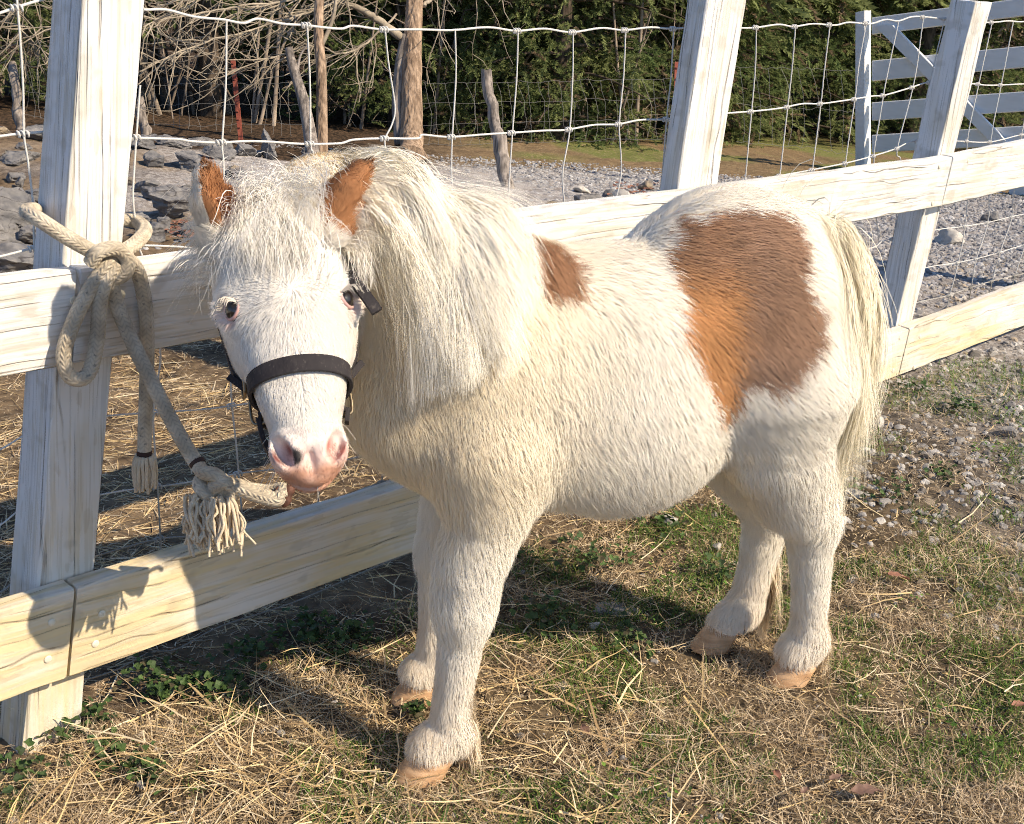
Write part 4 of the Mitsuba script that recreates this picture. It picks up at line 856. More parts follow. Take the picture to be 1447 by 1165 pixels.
def hair_ribbons(pts, nr, tv, width, colour, soft=0.3):
    """ribbons through the given points (list of (n,3))"""
    n, k = len(pts[0]), len(pts) - 1; V, N = [], []
    for i in range(k + 1):
        d = unit(pts[min(i + 1, k)] - pts[max(i - 1, 0)]); nm = nr[min(i, k - 1)]
        nm = unit(nm - d * np.sum(nm * d, 1)[:, None] + 1e-6); side = unit(np.cross(nm, d))
        w = np.asarray(width)[:, None] * 0.5 * (1 - 0.8 * (i / k) ** 2)
        V.append(np.stack([pts[i] - side * w, pts[i] + side * w], 1)); N.append(np.repeat(unit(nm + tv * soft)[:, None], 2, 1))
    V = np.concatenate(V, 1).reshape(-1, 3); N = np.concatenate(N, 1).reshape(-1, 3); per = 2 * (k + 1)
    tri = np.array([t for i in range(k) for t in ([2 * i, 2 * i + 1, 2 * i + 3], [2 * i, 2 * i + 3, 2 * i + 2])])
    F = (np.arange(n)[:, None, None] * per + tri[None]).reshape(-1, 3)
    return V, F, N, np.repeat(colour, per, 0)
def tint(base, n, r, spread=0.06): return np.clip(np.asarray(base) * (1 + spread * r.normal(0, 1, (n, 1))) + r.normal(0, 0.012, (n, 1)) * [0, 0, 1], 0.02, 0.94)

# mane: thick and fluffy, from the crest, flopping over the left side of the neck with a free lower edge
r = np.random.default_rng(11); n = 26000
crest = spline([pony(0.770, -0.02, 0.905), pony(0.745, -0.022, 0.905), pony(0.71, -0.018, 0.890), pony(0.67, -0.012, 0.875), pony(0.635, -0.008, 0.865), pony(0.60, 0.0, 0.855)], 400)
t = r.random(n) ** 0.9; base = crest[(t * 399).astype(int)] + PV[None] * r.normal(0.012, 0.018, n)[:, None] + PU[None] * r.normal(0, 0.008, n)[:, None]
base, _, _ = keep_out(base, 0.0)
start = PZ * r.uniform(-0.1, 0.36, n)[:, None] + PV * r.uniform(0.4, 1.1, n)[:, None] - PU * r.uniform(0.0, 0.55, n)[:, None]
full = np.interp(t, [0, .12, .35, .6, .8, 1], [.15, .20, .285, .27, .18, .08])
length = full * (1 - 0.5 * r.random(n) ** 2.6)
pts, nr, tv = long_hair(base, start, length, 10, np.array([0.06, -0.12, -1.0]) - PU * 0.10, 0.050, wave=0.14, pull=0.30, tufts=130, seed=3)
c = tint([0.91, 0.87, 0.78], n, r, 0.04)
ok = (np.max([q[:, 2] for q in pts], 0) - base[:, 2] < 0.030) & ((np.stack(pts) @ PV).min(0) > PONY_O @ PV - 0.075)
pts, nr, tv, c, n = [q[ok] for q in pts], [q[ok] for q in nr], tv[ok], c[ok], int(ok.sum())
lock_at = r.choice(n, 60, replace=False); lock = cKDTree(pts[5][lock_at]).query(pts[5])[1]      # the tips gather into soft locks
shift = r.normal(0, 1, (60, 3))[lock] * 0.010 + PV * 0.012
for i_ in range(4, len(pts)):
    w_ = ((i_ - 3) / (len(pts) - 4)) ** 1.3; m_ = np.zeros((60, 3)); q_ = np.bincount(lock, minlength=60).clip(1)[:, None]; np.add.at(m_, lock, pts[i_]); m_ = (m_ / q_)[lock]
    pull_ = (m_ - pts[i_]); pull_ -= PZ * (pull_ @ PZ)[:, None] * .8; pts[i_] = pts[i_] + pull_ * 0.42 * w_ + shift * w_
V1 = hair_ribbons(pts, nr, tv, np.full(n, 0.0012) * r.uniform(.6, 1.3, n), c, 0.10)
put('mane', (V1[0], V1[1]), 'hair_material', PONY, normals=V1[2], color=V1[3], kind='stuff')
# forelock: a woolly tuft between the ears that stands up and falls over the brow
n = 20000
x = np.clip(r.normal(0.004, 0.034, n), -.055, .062); base = head(x[:, None], (-0.140 + r.normal(0, 0.022, n))[:, None], (0.0 + r.normal(0, 0.025, n))[:, None])
i = BODY_TREE.query(base)[1]; base = BODY_V[i] + r.normal(0, 0.003, (n, 3)); bn = BODY_N[i]
start = HN * 0.55 + HX * (x * 3 + r.normal(0, 0.28, n))[:, None] - HY * r.uniform(0.0, 1.5, n)[:, None] + bn * 0.4
length = r.uniform(0.045, 0.108, n)
pts, nr, tv = long_hair(base, start, length, 8, HY * 0.9 + HX * (x * -1.5)[:, None] + np.array([0, 0, -0.35]), 0.020, wave=0.13, pull=0.25, tufts=60, seed=5)
V1 = hair_ribbons(pts, nr, tv, np.full(n, 0.0010) * r.uniform(.6, 1.3, n), tint([0.90, 0.87, 0.81], n, r, 0.04), 0.15)
put('forelock', (V1[0], V1[1]), 'hair_material', PONY, normals=V1[2], color=V1[3], kind='stuff')
# tail
n = 24000; t = r.random(n)
dock = spline([pony(0.035, 0, 0.868), pony(-0.018, 0, 0.845), pony(-0.043, 0, 0.79), pony(-0.050, 0, 0.74)], 200)
base = dock[(t * 199).astype(int)] + r.normal(0, 0.013, (n, 3)) - PU * 0.01; i = BODY_TREE.query(base)[1]; base = BODY_V[i] + r.normal(0, .003, (n, 3))
start = -PU * r.uniform(0.0, 0.6, n)[:, None] - PZ * 0.8 + PV * r.normal(0.15, 0.45, n)[:, None]
length = r.uniform(0.16, 0.44, n) * (1 - 0.12 * t)
pts, nr, tv = long_hair(base, start, length, 12, np.array([0, 0, -1.0]) + PU * 0.12, 0.018, wave=0.14, pull=0.36, tufts=90, seed=8)
ok = (np.stack(pts) - PONY_O) @ PU; ok = (ok.min(0) > -0.150) & (ok[-1] > -0.125)
pts, nr, tv, t, n = [q[ok] for q in pts], [q[ok] for q in nr], tv[ok], t[ok], int(ok.sum())
outn = unit(-PU * 0.6 + PV * 0.8 + PZ * 0.2)
nr = [unit(outn + a * 0.5 + tv * 0.1) for a in nr]
zt = np.clip(r.random(n) * 0.6 + 0.4 * t, 0, 1)[:, None]
V1 = hair_ribbons(pts, nr, tv, np.full(n, 0.0017) * r.uniform(.6, 1.3, n), tint([0.90, 0.845, 0.70], n, r, .04) * (1 - 0.1 * zt))
put('tail', (V1[0], V1[1]), 'hair_material', PONY, normals=V1[2], color=V1[3], kind='stuff')
# feathers behind the fetlocks
fv = []
for (u0, v0, z0, m, ln) in ((0.575, .10, .105, 500, .065), (0.535, -.10, .105, 350, .06), (-0.085, .07, .165, 420, .06), (-0.045, -.07, .20, 600, .11)):
    base = pony(u0, v0, z0)[None] + PV * r.normal(0, 0.016, m)[:, None] + PZ * r.normal(0, 0.03, m)[:, None]; i = BODY_TREE.query(base)[1]; base = BODY_V[i] + r.normal(0, .002, (m, 3))
    pts, nr, tv = long_hair(base, -PU * 0.7 - PZ + PV * r.normal(0, .2, m)[:, None], r.uniform(.6, 1.15, m) * ln, 6, np.array([0, 0, -1.0]) + PU * 0.15, 0.006, wave=0.12, pull=0.3, seed=9)
    fv.append(hair_ribbons(pts, nr, tv, np.full(m, 0.0014), tint([0.80, 0.70, 0.54], m, r)))
off = 0; F = []
for V1 in fv: F.append(V1[1] + off); off += len(V1[0])
put('feathers', (np.vstack([a[0] for a in fv]), np.vstack(F)), 'hair_material', PONY, normals=np.vstack([a[2] for a in fv]), color=np.vstack([a[3] for a in fv]), kind='stuff')
# whiskers
m = 26; base = head(r.normal(0, .03, m)[:, None], r.uniform(.13, .21, m)[:, None], r.uniform(-.05, .0, m)[:, None]); i = BODY_TREE.query(base)[1]; base, bn = BODY_V[i], BODY_N[i]
put('whiskers', join([tube(spline([b, b + (nn * .5 + HY * .25 + np.array([0, 0, -.2])) * l * .6, b + (nn * .7 + HY * .4 + np.array([0, 0, -.5])) * l], 5), [.0004, .0004, .0003, .0003, .0002], 4, False) for b, nn, l in zip(base, bn, r.uniform(.012, .034, m))]),
    'white_hair', PONY, smooth=True, kind='stuff')
scene['white_hair'] = {'type': 'twosided', 'b': {'type': 'diffuse', 'reflectance': {'type': 'rgb', 'value': [.75, .70, .62]}}}

# eyes with lids and lashes
scene['eye_material'] = {'type': 'principled', 'base_color': {'type': 'rgb', 'value': [0.012, 0.009, 0.008]}, 'roughness': 0.08, 'specular': 0.6, 'clearcoat': 1.0, 'clearcoat_gloss': 0.95}
scene['lid_material'] = {'type': 'principled', 'base_color': {'type': 'rgb', 'value': [0.60, 0.36, 0.33]}, 'roughness': 0.5}
scene['pale_lid'] = {'type': 'principled', 'base_color': {'type': 'rgb', 'value': [0.74, 0.58, 0.52]}, 'roughness': 0.6}
def lid(c, axis, a0, a1, r0, flat, thick):
    e1 = unit(HY - axis * np.dot(HY, axis)); e2 = np.cross(axis, e1)
    e1r = e1 * math.cos(flat[1]) + e2 * math.sin(flat[1]); e2r = e2 * math.cos(flat[1]) - e1 * math.sin(flat[1])
    a = np.linspace(a0, a1, 14)
    p = c + axis * 0.008 + e2r * (np.cos(a) * r0)[:, None] + e1r * (np.sin(a) * r0 * flat[0])[:, None]
    return tube(p, thick * np.sqrt(np.clip(np.sin((a - a0) / (a1 - a0) * np.pi), 0.15, 1)), 8)
for s in (-1, 1):
    c = head(0.0695 * s, -0.016, 0.0275); ax = unit(HX * s * 0.80 + HN * 0.60)
    e = trimesh.creation.icosphere(3, 0.0152); e.apply_translation(c)
    eye = put('eye', e, 'eye_material', PONY, smooth=True)
    put('lower_lid', lid(c, ax, 0.1, np.pi - 0.1, 0.0142, (0.80, -0.35 * s), 0.0026), 'lid_material', eye, smooth=True)
    put('upper_lid', lid(c, ax, np.pi + 0.05, 2 * np.pi - 0.05, 0.0146, (0.80, -0.35 * s), 0.0038), 'pale_lid', eye, smooth=True)
    e1 = unit(HY - ax * np.dot(HY, ax)); e2 = np.cross(ax, e1); lash = []
    for a in np.linspace(np.pi + 0.25, 2 * np.pi - 0.25, 26):
        b = c + ax * 0.012 + e2 * math.cos(a) * 0.015 + e1 * math.sin(a) * 0.0135; l = r.uniform(.012, .020)
        lash.append(tube(spline([b, b + ax * l * .7 + e1 * .001, b + ax * l + e1 * l * .6], 5), [.0006, .0005, .0005, .0004, .0002], 4, False))
    put('eyelashes', join(lash), 'white_hair', eye, smooth=True, kind='stuff')

# hooves: splayed cones of pale horn under each fetlock
scene['hoof_horn'] = {'type': 'principled', 'roughness': 0.55, 'base_color': proc(lambda p, n, uv: mix([0.46, 0.275, 0.145], [0.62, 0.41, 0.24], smoothstep(0.25, 0.75, fbm(p.x * 30, p.y * 30, p.z * 160))) * (0.8 + 0.3 * noise(p.x * 90, p.y * 90, p.z * 20)))}
for (u0, v0, rx, fx, spread) in ((0.628, .10, .036, .004, 1.0), (0.576, -.10, .034, .004, 1.0), (-0.046, .07, .034, .004, 1.0), (0.026, -.07, .033, .004, 1.0)):
    z0 = float(ground_z(*pony(u0, v0, 0)[:2])) - 0.003; v, f = [], []
    rings = [(0.0, 1.0, 0.014), (0.006, 1.0, 0.012), (0.018, 0.95, 0.006), (0.031, 0.89, -0.001), (0.041, 0.84, -0.008), (0.045, 0.70, -0.010)]
    for h_, sc, sh in rings:
        for k in range(28):
            a = k * 2 * np.pi / 28; cu = math.cos(a); x_ = rx * 1.22 * sc * cu * (1.0 if cu > 0 else 0.78) + sh + fx; y_ = rx * sc * math.sin(a) * (0.94 if cu > 0 else 1.0)
            hh = h_ * (0.80 + 0.20 * cu)
            v.append(pony(u0 + x_, v0 + y_, z0 + hh))
    m_ = len(rings)
    for i in range(m_ - 1):
        for k in range(28): f += [[i * 28 + k, i * 28 + (k + 1) % 28, (i + 1) * 28 + (k + 1) % 28], [i * 28 + k, (i + 1) * 28 + (k + 1) % 28, (i + 1) * 28 + k]]
    v.append(pony(u0, v0, z0)); v.append(pony(u0, v0, z0 + .055)); b = len(v) - 2
    for k in range(28): f += [[b, (k + 1) % 28, k], [b + 1, (m_ - 1) * 28 + k, (m_ - 1) * 28 + (k + 1) % 28]]
    hm_ = trimesh.Trimesh(np.array(v), np.array(f), process=False); hm_.fix_normals()
    put('hoof', hm_, 'hoof_horn', PONY, smooth=40)
# ------------------------------------------------------------------ halter
from scipy.ndimage import map_coordinates
def head_field(p):
    q = (np.asarray(p) - _fb.lo) / _fb.h; return map_coordinates(_fb.d, q.reshape(-1, 3).T, order=1, mode='nearest').reshape(q.shape[:-1])
scene['webbing'] = {'type': 'bumpmap', 'arbitrary': proc(lambda p, n, uv: noise(p.x * 700, p.y * 700, p.z * 700) * 0.0006 + fbm(p.x * 120, p.y * 120, p.z * 120, 2) * 0.001, 3e-4), 'scale': 1.0, 'bsdf': {'type': 'principled', 'roughness': 0.75, 'specular': 0.3, 'sheen': 0.4, 'base_color': proc(lambda p, n, uv: mix(mix([0.018, 0.016, 0.019], [0.040, 0.035, 0.038], fbm(p.x * 60, p.y * 60, p.z * 60, 3)), [0.13, 0.115, 0.10], smoothstep(0.60, 0.85, fbm(p.x * 420, p.y * 420, p.z * 120, 3)) * 0.5))}}
scene['dull_brass'] = {'type': 'principled', 'metallic': 0.9, 'roughness': 0.42, 'base_color': proc(lambda p, n, uv: mix([0.20, 0.155, 0.10], [0.45, 0.37, 0.25], noise(p.x * 150, p.y * 150, p.z * 150)))}
HALTER = thing('halter', 'dark webbing halter buckled round the pony muzzle and behind its ears', 'halter')
def strap(line, width_dir, width, thick, name, parent=HALTER, mat='webbing', out=None, smooth=40):
    """a flat band along a line; width_dir per point lies in the band, out points away from the head"""
    p = np.asarray(line, float); n = len(p); w = unit(np.broadcast_to(width_dir, p.shape)); t = unit(np.gradient(p, axis=0)); w = unit(w - t * np.sum(w * t, 1)[:, None])
    o = np.cross(t, w); o = o * np.where(np.sum(o * (p - head(0, .05, -.03)), 1) < 0, -1, 1)[:, None] if out is None else out * np.ones_like(p)
    a, b = w * width / 2, o * thick / 2; e = .7
    ring = np.stack([p - a - b * e, p - a * .94 - b, p + a * .94 - b, p + a - b * e, p + a + b * e, p + a * .94 + b, p - a * .94 + b, p - a + b * e], 1)
    m = 8; V = ring.reshape(-1, 3); i, j = np.meshgrid(np.arange(n - 1), np.arange(m), indexing='ij'); k = (j + 1) % m
    F = np.concatenate([np.stack([i * m + j, i * m + k, (i + 1) * m + k], -1).reshape(-1, 3), np.stack([i * m + j, (i + 1) * m + k, (i + 1) * m + j], -1).reshape(-1, 3)])
    V = np.vstack([V, p[:1], p[-1:]]); j = np.arange(m); F = np.vstack([F, np.stack([j, (j + 1) % m, j * 0 + n * m], 1), np.stack([(n - 1) * m + j, (n - 1) * m + (j + 1) % m, j * 0 + n * m + 1], 1)])
    tm = trimesh.Trimesh(V, F, process=False); tm.fix_normals()
    return put(name, tm, mat, parent, smooth=smooth)
def around(y0, dy, a0, a1, n, gap):
    """points on the head's skin round its axis: angle 0 = the pony's left side, 90 degrees = front of the nose"""
    pts = []
    for a in np.linspace(a0, a1, n):
        d = HX * math.cos(a) + HN * math.sin(a); c = head(0, y0 + dy * (1 - abs(math.sin(a)) if math.sin(a) > 0 else 1 + .25 * abs(math.sin(a))), -.03)
        t = np.linspace(.02, .13, 140); f = head_field(c + d * t[:, None]); i = np.argmax(f > 0); pts.append(c + d * (t[i] + gap))
    p = np.array(pts); q = p.copy()
    for _ in range(3): q[1:-1] = (q[:-2] + 2 * q[1:-1] + q[2:]) / 4
    return q
nose = around(.082, .012, -.10, math.pi + .10, 60, .008)
strap(nose, HY, .0225, .0045, 'noseband')
under = around(.098, .016, math.pi + .15, 2 * math.pi - .15, 40, .014)
strap(under, HY, .021, .0045, 'chin_strap')
def ring_at(c, ax, up, w, h, r, name='ring'):
    s = unit(np.cross(ax, up)); a = np.linspace(0, 2 * np.pi, 25); sq = lambda v: np.sign(v) * np.abs(v) ** .55
    p = c + s * (sq(np.cos(a)) * w / 2)[:, None] + up * (sq(np.sin(a)) * h / 2)[:, None]; return put(name, tube(p, r, 7, False), 'dull_brass', HALTER, smooth=True)
for e, s in ((nose[0], 1), (nose[-1], -1)):
    out = unit(HX * s * .9 + HN * .1)
    ring_at(e + HY * .008 + out * .003, unit(HX * s * .35 + HN * .94), HY, .020, .040, .0022)
    cheek = []
    for t in np.linspace(0, 1, 22):
        c = head(0, .075 - .155 * t, -.045 - .035 * t); d = unit(HX * s + HN * (-.06)); tt = np.linspace(.02, .16, 140); f = head_field(c + d * tt[:, None]); i = int(np.argmax(f > 0)) or 60; cheek.append(c + d * (tt[i] + .010))
    cheek = np.array(cheek)
    for _ in range(4): cheek[1:-1] = (cheek[:-2] + 2 * cheek[1:-1] + cheek[2:]) / 4
    strap(cheek, HN, .020, .004, 'cheek_strap')
    ring_at(cheek[2] + out * .002, out, HY, .026, .028, .0024, 'buckle')
    ch = [nose[0] + HY * (.022) + out * .006, nose[0] + HY * .040 + out * .002] if s > 0 else [nose[-1] + HY * .020 + out * .004, nose[-1] + HY * .05 - HN * .006, nose[-1] + HY * .075 - HN * .022 - out * .012]
    strap(spline(ch, 10), HN, .017, .006, 'keeper')
    kp = [cheek[1] + out * .004, cheek[4] + out * .007]; strap(spline(kp, 6), HN + HX * s * .4, .022, .009, 'keeper')
tail = spline([at_depth(494, 384, 1.735), at_depth(503, 400, 1.725), at_depth(519, 421, 1.718), at_depth(533, 441, 1.715)], 14)
strap(tail, HX, .0150, .0065, 'crown_strap_end', out=HN)
crown = spline([at_depth(500, 396, 1.74), at_depth(497, 378, 1.77), head(.065, -.135, -.105), head(0, -.165, -.115), head(-.065, -.135, -.105), head(-.088, -.08, -.085)], 30)
strap(crown, HN, .020, .004, 'crown_strap')

# ------------------------------------------------------------------ lead rope, tied round the nearest post
def rope_fn(p, n, uv):
    a = uv.x; b = uv.y
    return a, b
def braid(uv):
    u = uv.x * 130.0; v = uv.y * 10.0
    i = dr.floor(v); f = v - i; side = dr.select(mi.Int32(i) % 2 == 0, f, 1 - f)
    k = u + side * 1.0; t = dr.abs(k - dr.floor(k) - 0.5) * 2
    return (1 - t) * dr.sqrt(dr.maximum(1 - (2 * f - 1) * (2 * f - 1), 0))
scene['braided_rope'] = {'type': 'bumpmap', 'arbitrary': proc(lambda p, n, uv: braid(uv) * 0.0020 + noise(p.x * 900, p.y * 900, p.z * 900) * 0.0005, 2.5e-4), 'scale': 1.0, 'bsdf': {'type': 'principled', 'roughness': 0.9, 'specular': 0.15, 'sheen': 0.4,
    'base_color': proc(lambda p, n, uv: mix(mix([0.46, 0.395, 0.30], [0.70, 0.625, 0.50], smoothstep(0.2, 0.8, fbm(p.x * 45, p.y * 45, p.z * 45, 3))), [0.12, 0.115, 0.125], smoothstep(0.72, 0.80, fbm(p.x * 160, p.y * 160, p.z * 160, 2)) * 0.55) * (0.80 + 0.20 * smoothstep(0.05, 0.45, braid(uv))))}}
scene['rope_yarn'] = {'type': 'principled', 'roughness': 0.9, 'specular': 0.15, 'sheen': 0.3, 'base_color': proc(lambda p, n, uv: mix([0.50, 0.41, 0.29], [0.76, 0.67, 0.52], fbm(p.x * 70, p.y * 70, p.z * 70, 3)))}
scene['dark_band'] = {'type': 'principled', 'roughness': 0.8, 'base_color': {'type': 'rgb', 'value': [0.045, 0.022, 0.018]}}
scene['rusty_snap'] = {'type': 'principled', 'metallic': 0.3, 'roughness': 0.7, 'base_color': proc(lambda p, n, uv: mix([0.05, 0.03, 0.025], [0.24, 0.105, 0.07], fbm(p.x * 130, p.y * 130, p.z * 130, 3)))}
ROPE = thing('lead_rope', 'thick beige braided lead rope knotted round the nearest white post, with frayed tassels', 'rope')
RR = .0108
def rope(path, name='strand', r=RR, n=None, parent=ROPE):
    """path: (x, y, metres in front of the fence face)"""
    p = spline(np.array([on_fence(x, y, o) for x, y, o in path]), n or 14 * len(path)); return rope_3d(p, name, r, parent)
def rope_3d(p, name, r, parent=ROPE):
    r = np.broadcast_to(np.asarray(r, float), (len(p),)); v, f = tube(p, r, 16); n = len(p); L = np.concatenate([[0], np.cumsum(np.linalg.norm(np.diff(p, axis=0), axis=1))])
    # an open seam so that the braid's coordinates run round
    t = unit(np.gradient(p, axis=0)); ring = v[:n * 16].reshape(n, 16, 3); ring = np.concatenate([ring, ring[:, :1]], 1)
    uv = np.stack([np.repeat(L[:, None], 17, 1), np.repeat(np.linspace(0, 1, 17)[None], n, 0)], -1).reshape(-1, 2)
    N = unit(ring - p[:, None]).reshape(-1, 3); i, j = np.meshgrid(np.arange(n - 1), np.arange(16), indexing='ij'); a = i * 17 + j
    F = np.concatenate([np.stack([a, a + 1, a + 18], -1).reshape(-1, 3), np.stack([a, a + 18, a + 17], -1).reshape(-1, 3)])
    V = ring.reshape(-1, 3); m = len(V); V = np.vstack([V, p[:1] - t[:1] * r[0] * .35, p[-1:] + t[-1:] * r[-1] * .35]); uv = np.vstack([uv, [[0, 0]], [[L[-1], 0]]]); N = np.vstack([N, -t[:1], t[-1:]])
    j = np.arange(16); F = np.vstack([F, np.stack([j + 1, j, j * 0 + m], 1), np.stack([(n - 1) * 17 + j, (n - 1) * 17 + j + 1, j * 0 + m + 1], 1)])
    return put(name, (V, F), 'braided_rope', parent, uv=uv, normals=N)
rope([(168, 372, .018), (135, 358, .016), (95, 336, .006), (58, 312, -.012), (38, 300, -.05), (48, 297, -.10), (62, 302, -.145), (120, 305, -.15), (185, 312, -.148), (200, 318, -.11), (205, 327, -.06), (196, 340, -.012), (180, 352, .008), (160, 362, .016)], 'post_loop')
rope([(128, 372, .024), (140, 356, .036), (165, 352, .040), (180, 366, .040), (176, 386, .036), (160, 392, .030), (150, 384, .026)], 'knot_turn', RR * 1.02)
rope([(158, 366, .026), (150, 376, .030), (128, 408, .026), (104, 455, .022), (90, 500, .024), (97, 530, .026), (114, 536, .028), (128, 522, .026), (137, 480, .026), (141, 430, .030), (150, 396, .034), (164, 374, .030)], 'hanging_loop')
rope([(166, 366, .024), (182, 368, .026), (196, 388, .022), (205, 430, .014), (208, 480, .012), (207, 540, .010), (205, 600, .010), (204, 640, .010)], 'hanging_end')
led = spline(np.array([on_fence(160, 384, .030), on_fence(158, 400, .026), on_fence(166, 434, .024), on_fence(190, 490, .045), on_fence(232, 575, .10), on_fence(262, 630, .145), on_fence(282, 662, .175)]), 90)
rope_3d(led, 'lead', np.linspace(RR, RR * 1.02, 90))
kz = float((on_fence(282, 662, .175) - EYE) @ FWD)
def kd(x, y, dz=0.0): return at_depth(x, y, kz + dz)
rope_3d(spline(np.array([kd(281, 660), kd(288, 668, -.02), kd(305, 672, -.028), kd(318, 686, -.02), kd(310, 702, -.010), kd(292, 698, -.018), kd(282, 684, -.012), kd(292, 672, .004), kd(310, 676, .010)]), 70), 'splice_knot', RR * .98)
rope_3d(spline(np.array([kd(300, 690, -.022), kd(318, 682, -.030), kd(330, 692, -.022), kd(322, 706, -.012), kd(306, 700, .0)]), 40), 'splice_knot', RR * .92)
rope_3d(spline(np.array([kd(312, 690, -.012), kd(335, 688, -.022), kd(352, 695, -.022), kd(372, 702, -.016), kd(390, 706, -.012), kd(398, 700, -.010)]), 50), 'splice', np.linspace(RR * 1.15, RR * 1.0, 50))
rope_3d(spline(np.array([kd(398, 700, -.012), kd(401, 692, -.006), kd(394, 690, .004), kd(380, 693, .006), kd(350, 690, .002)]), 30), 'splice', RR * .8)
def band(c, ax, r, h): return put('band', tube(np.array([c - ax * h / 2, c - ax * h / 4, c + ax * h / 4, c + ax * h / 2]), np.array([r * .96, r, r, r * .96]), 16), 'dark_band', ROPE, smooth=50)
e1 = on_fence(204, 640, .010); band(e1, np.array([0, 0, 1.0]), RR * 1.06, .008); band(kd(279, 655), unit(led[-1] - led[-6]), RR * 1.1, .007)
yr = np.random.default_rng(81)
def tassel(top, down, L, r_top, r_bot, n, messy, tops=None, name='tassel'):
    side = unit(np.cross(down, FENCE_N)); out = unit(np.cross(side, down)); M = []
    for k in range(n):
        a = yr.uniform(0, 6.28); q = math.sqrt(yr.random()); c0 = (side * math.cos(a) + out * math.sin(a)) * r_top * q; c1 = (side * math.cos(a) + out * math.sin(a)) * r_bot * q
        l = L * yr.uniform(.82, 1.08); w = yr.normal(0, messy, (3, 3)); b = top if tops is None else tops[yr.integers(len(tops))]
        p = [b + c0, b + c0 * .7 + c1 * .5 + down * l * .25 + w[0] * .4, b + c1 + down * l * .6 + w[1] * .7, b + c1 * 1.02 + down * l + w[2]]
        M.append(tube(spline(np.array(p), 12), np.linspace(.0022, .0018, 12) * yr.uniform(.8, 1.3), 6))
    put(name, join(M), 'rope_yarn', ROPE, smooth=True, kind='stuff')
tassel(e1 - [0, 0, .004], np.array([0.0, 0, -1.0]), .053, .0125, .0180, 120, .0012)
tassel(kd(300, 700, -.015), unit(-UP + RIGHT * .05), .066, .020, .026, 110, .009, [kd(285, 698, -.012), kd(298, 702, -.016), kd(310, 704, -.018), kd(320, 708, -.012), kd(276, 700, -.006)])
SNAP = thing('snap_hook', 'small rusty brown snap hook joining the rope end to the halter under the pony chin', 'snap hook')
put('eye', tube(np.array([kd(401, 697, -.008) + (RIGHT * math.cos(a) + UP * math.sin(a)) * .0105 + FWD * math.sin(a + .6) * .004 for a in np.linspace(0, 6.283, 22)]), .0028, 7, False), 'rusty_snap', SNAP, smooth=True)
put('barrel', tube(spline(np.array([kd(411, 686, -.006), kd(408, 697, -.008), kd(405, 708, -.008), kd(400, 716, -.006)]), 14), np.array([.006, .0072, .0078, .0078, .0072, .006, .0055, .0060, .0068, .0066, .0060, .0050, .0040, .003]), 12), 'rusty_snap', SNAP, smooth=True)
put('hook', tube(spline(np.array([kd(411, 688, -.006), kd(417, 678, -.004), kd(424, 676, .010), kd(424, 684, .022)]), 14), .0030, 8), 'rusty_snap', SNAP, smooth=True)
# ------------------------------------------------------------------ straw, grass, weeds, gravel
scene['blade'] = {'type': 'twosided', 'b': {'type': 'principled', 'base_color': {'type': 'mesh_attribute', 'name': 'vertex_color'}, 'roughness': 0.6, 'specular': 0.3}}
gr = np.random.default_rng(91)
def scatter(n, x0, x1, y0, y1, density):
    """n points in the rectangle, kept where density(x, y) beats a random number"""
    x, y = gr.uniform(x0, x1, n), y0 + (y1 - y0) * gr.random(n) ** 1.25
    k = gr.random(n) < density(x, y); x, y = x[k], y[k]
    k = (np.abs(x) < .42 * y + .25); x, y = x[k], y[k]
    p = np.stack([x, y, x * 0], -1)
    z = ground_z(x, y) + np.where((y > .5) & (y < 13), (meshkit.fbm(p * 5, 3) - 0.5) * 0.035 + (meshkit.fbm(p * 22 + 7, 3) - 0.5) * 0.018, 0) - 0.006
    p[:, 2] = z; return p
def fb(x, y, f, seed=0, o=3): return meshkit.fbm(np.stack([x * f, y * f, x * 0 + seed], -1), o)
def sm(a, b, x): t = np.clip((x - a) / (b - a), 0, 1); return t * t * (3 - 2 * t)
def green_patch(x, y): return .95 * sm(.45, .57, fb(x, y, 6.5, 3)) * sm(-.35, .30, x + .25 * (y - 2)) * (1 - .35 * sm(.2, -.1, y - 1.75)) + .45 * sm(.58, .66, fb(x, y, 5, 8))
def gravelly(x, y): return sm(.5, 1.1, x * .8 + (y - 2.4) * .75 + .6 * (fb(x, y, 2, 5) - .5))
def lay(name, label, cat, p, L, w, lift, spread, pal, k=2, wild=.25, curl=.5, seed=0, azim=None):
    n = len(p); az = gr.uniform(0, 2 * np.pi, n) if azim is None else azim
    el = np.clip(gr.normal(lift, spread, n), -.12, 1.45)
    d = np.stack([np.cos(az) * np.cos(el), np.sin(az) * np.cos(el), np.sin(el)], -1)
    dirs = [d]
    for s in range(1, k): dirs.append(unit(dirs[-1] + gr.normal(0, wild, (n, 3)) - np.array([0, 0, curl * s / k])))
    nm = unit(np.array([0, 0, 1.0]) * .9 + gr.normal(0, .38, (n, 3))); side_ok = np.abs(np.sum(nm * d, 1)) > .9; nm[side_ok] = [0.3, -.9, .3]
    pal = np.asarray(pal); c = pal[gr.integers(len(pal), size=n)] * gr.uniform(.72, 1.22, (n, 1))
    V, F, N, C = ribbons(p, dirs, L, w, nm, np.clip(c, 0, .9))
    key = thing(name, label, cat, kind='stuff'); path = meshkit.write_ply((V, F), False, None, C)
    scene[key] = {'type': 'ply', 'filename': path, 'face_normals': True, 'bsdf': {'type': 'ref', 'id': 'blade'}}
STRAW = [[.72, .54, .27], [.80, .63, .37], [.62, .46, .24], [.46, .32, .17], [.78, .66, .46], [.36, .26, .15]]
DRY = [[.54, .42, .27], [.68, .55, .37], [.42, .31, .19], [.26, .19, .115], [.76, .63, .45], [.16, .115, .07]]
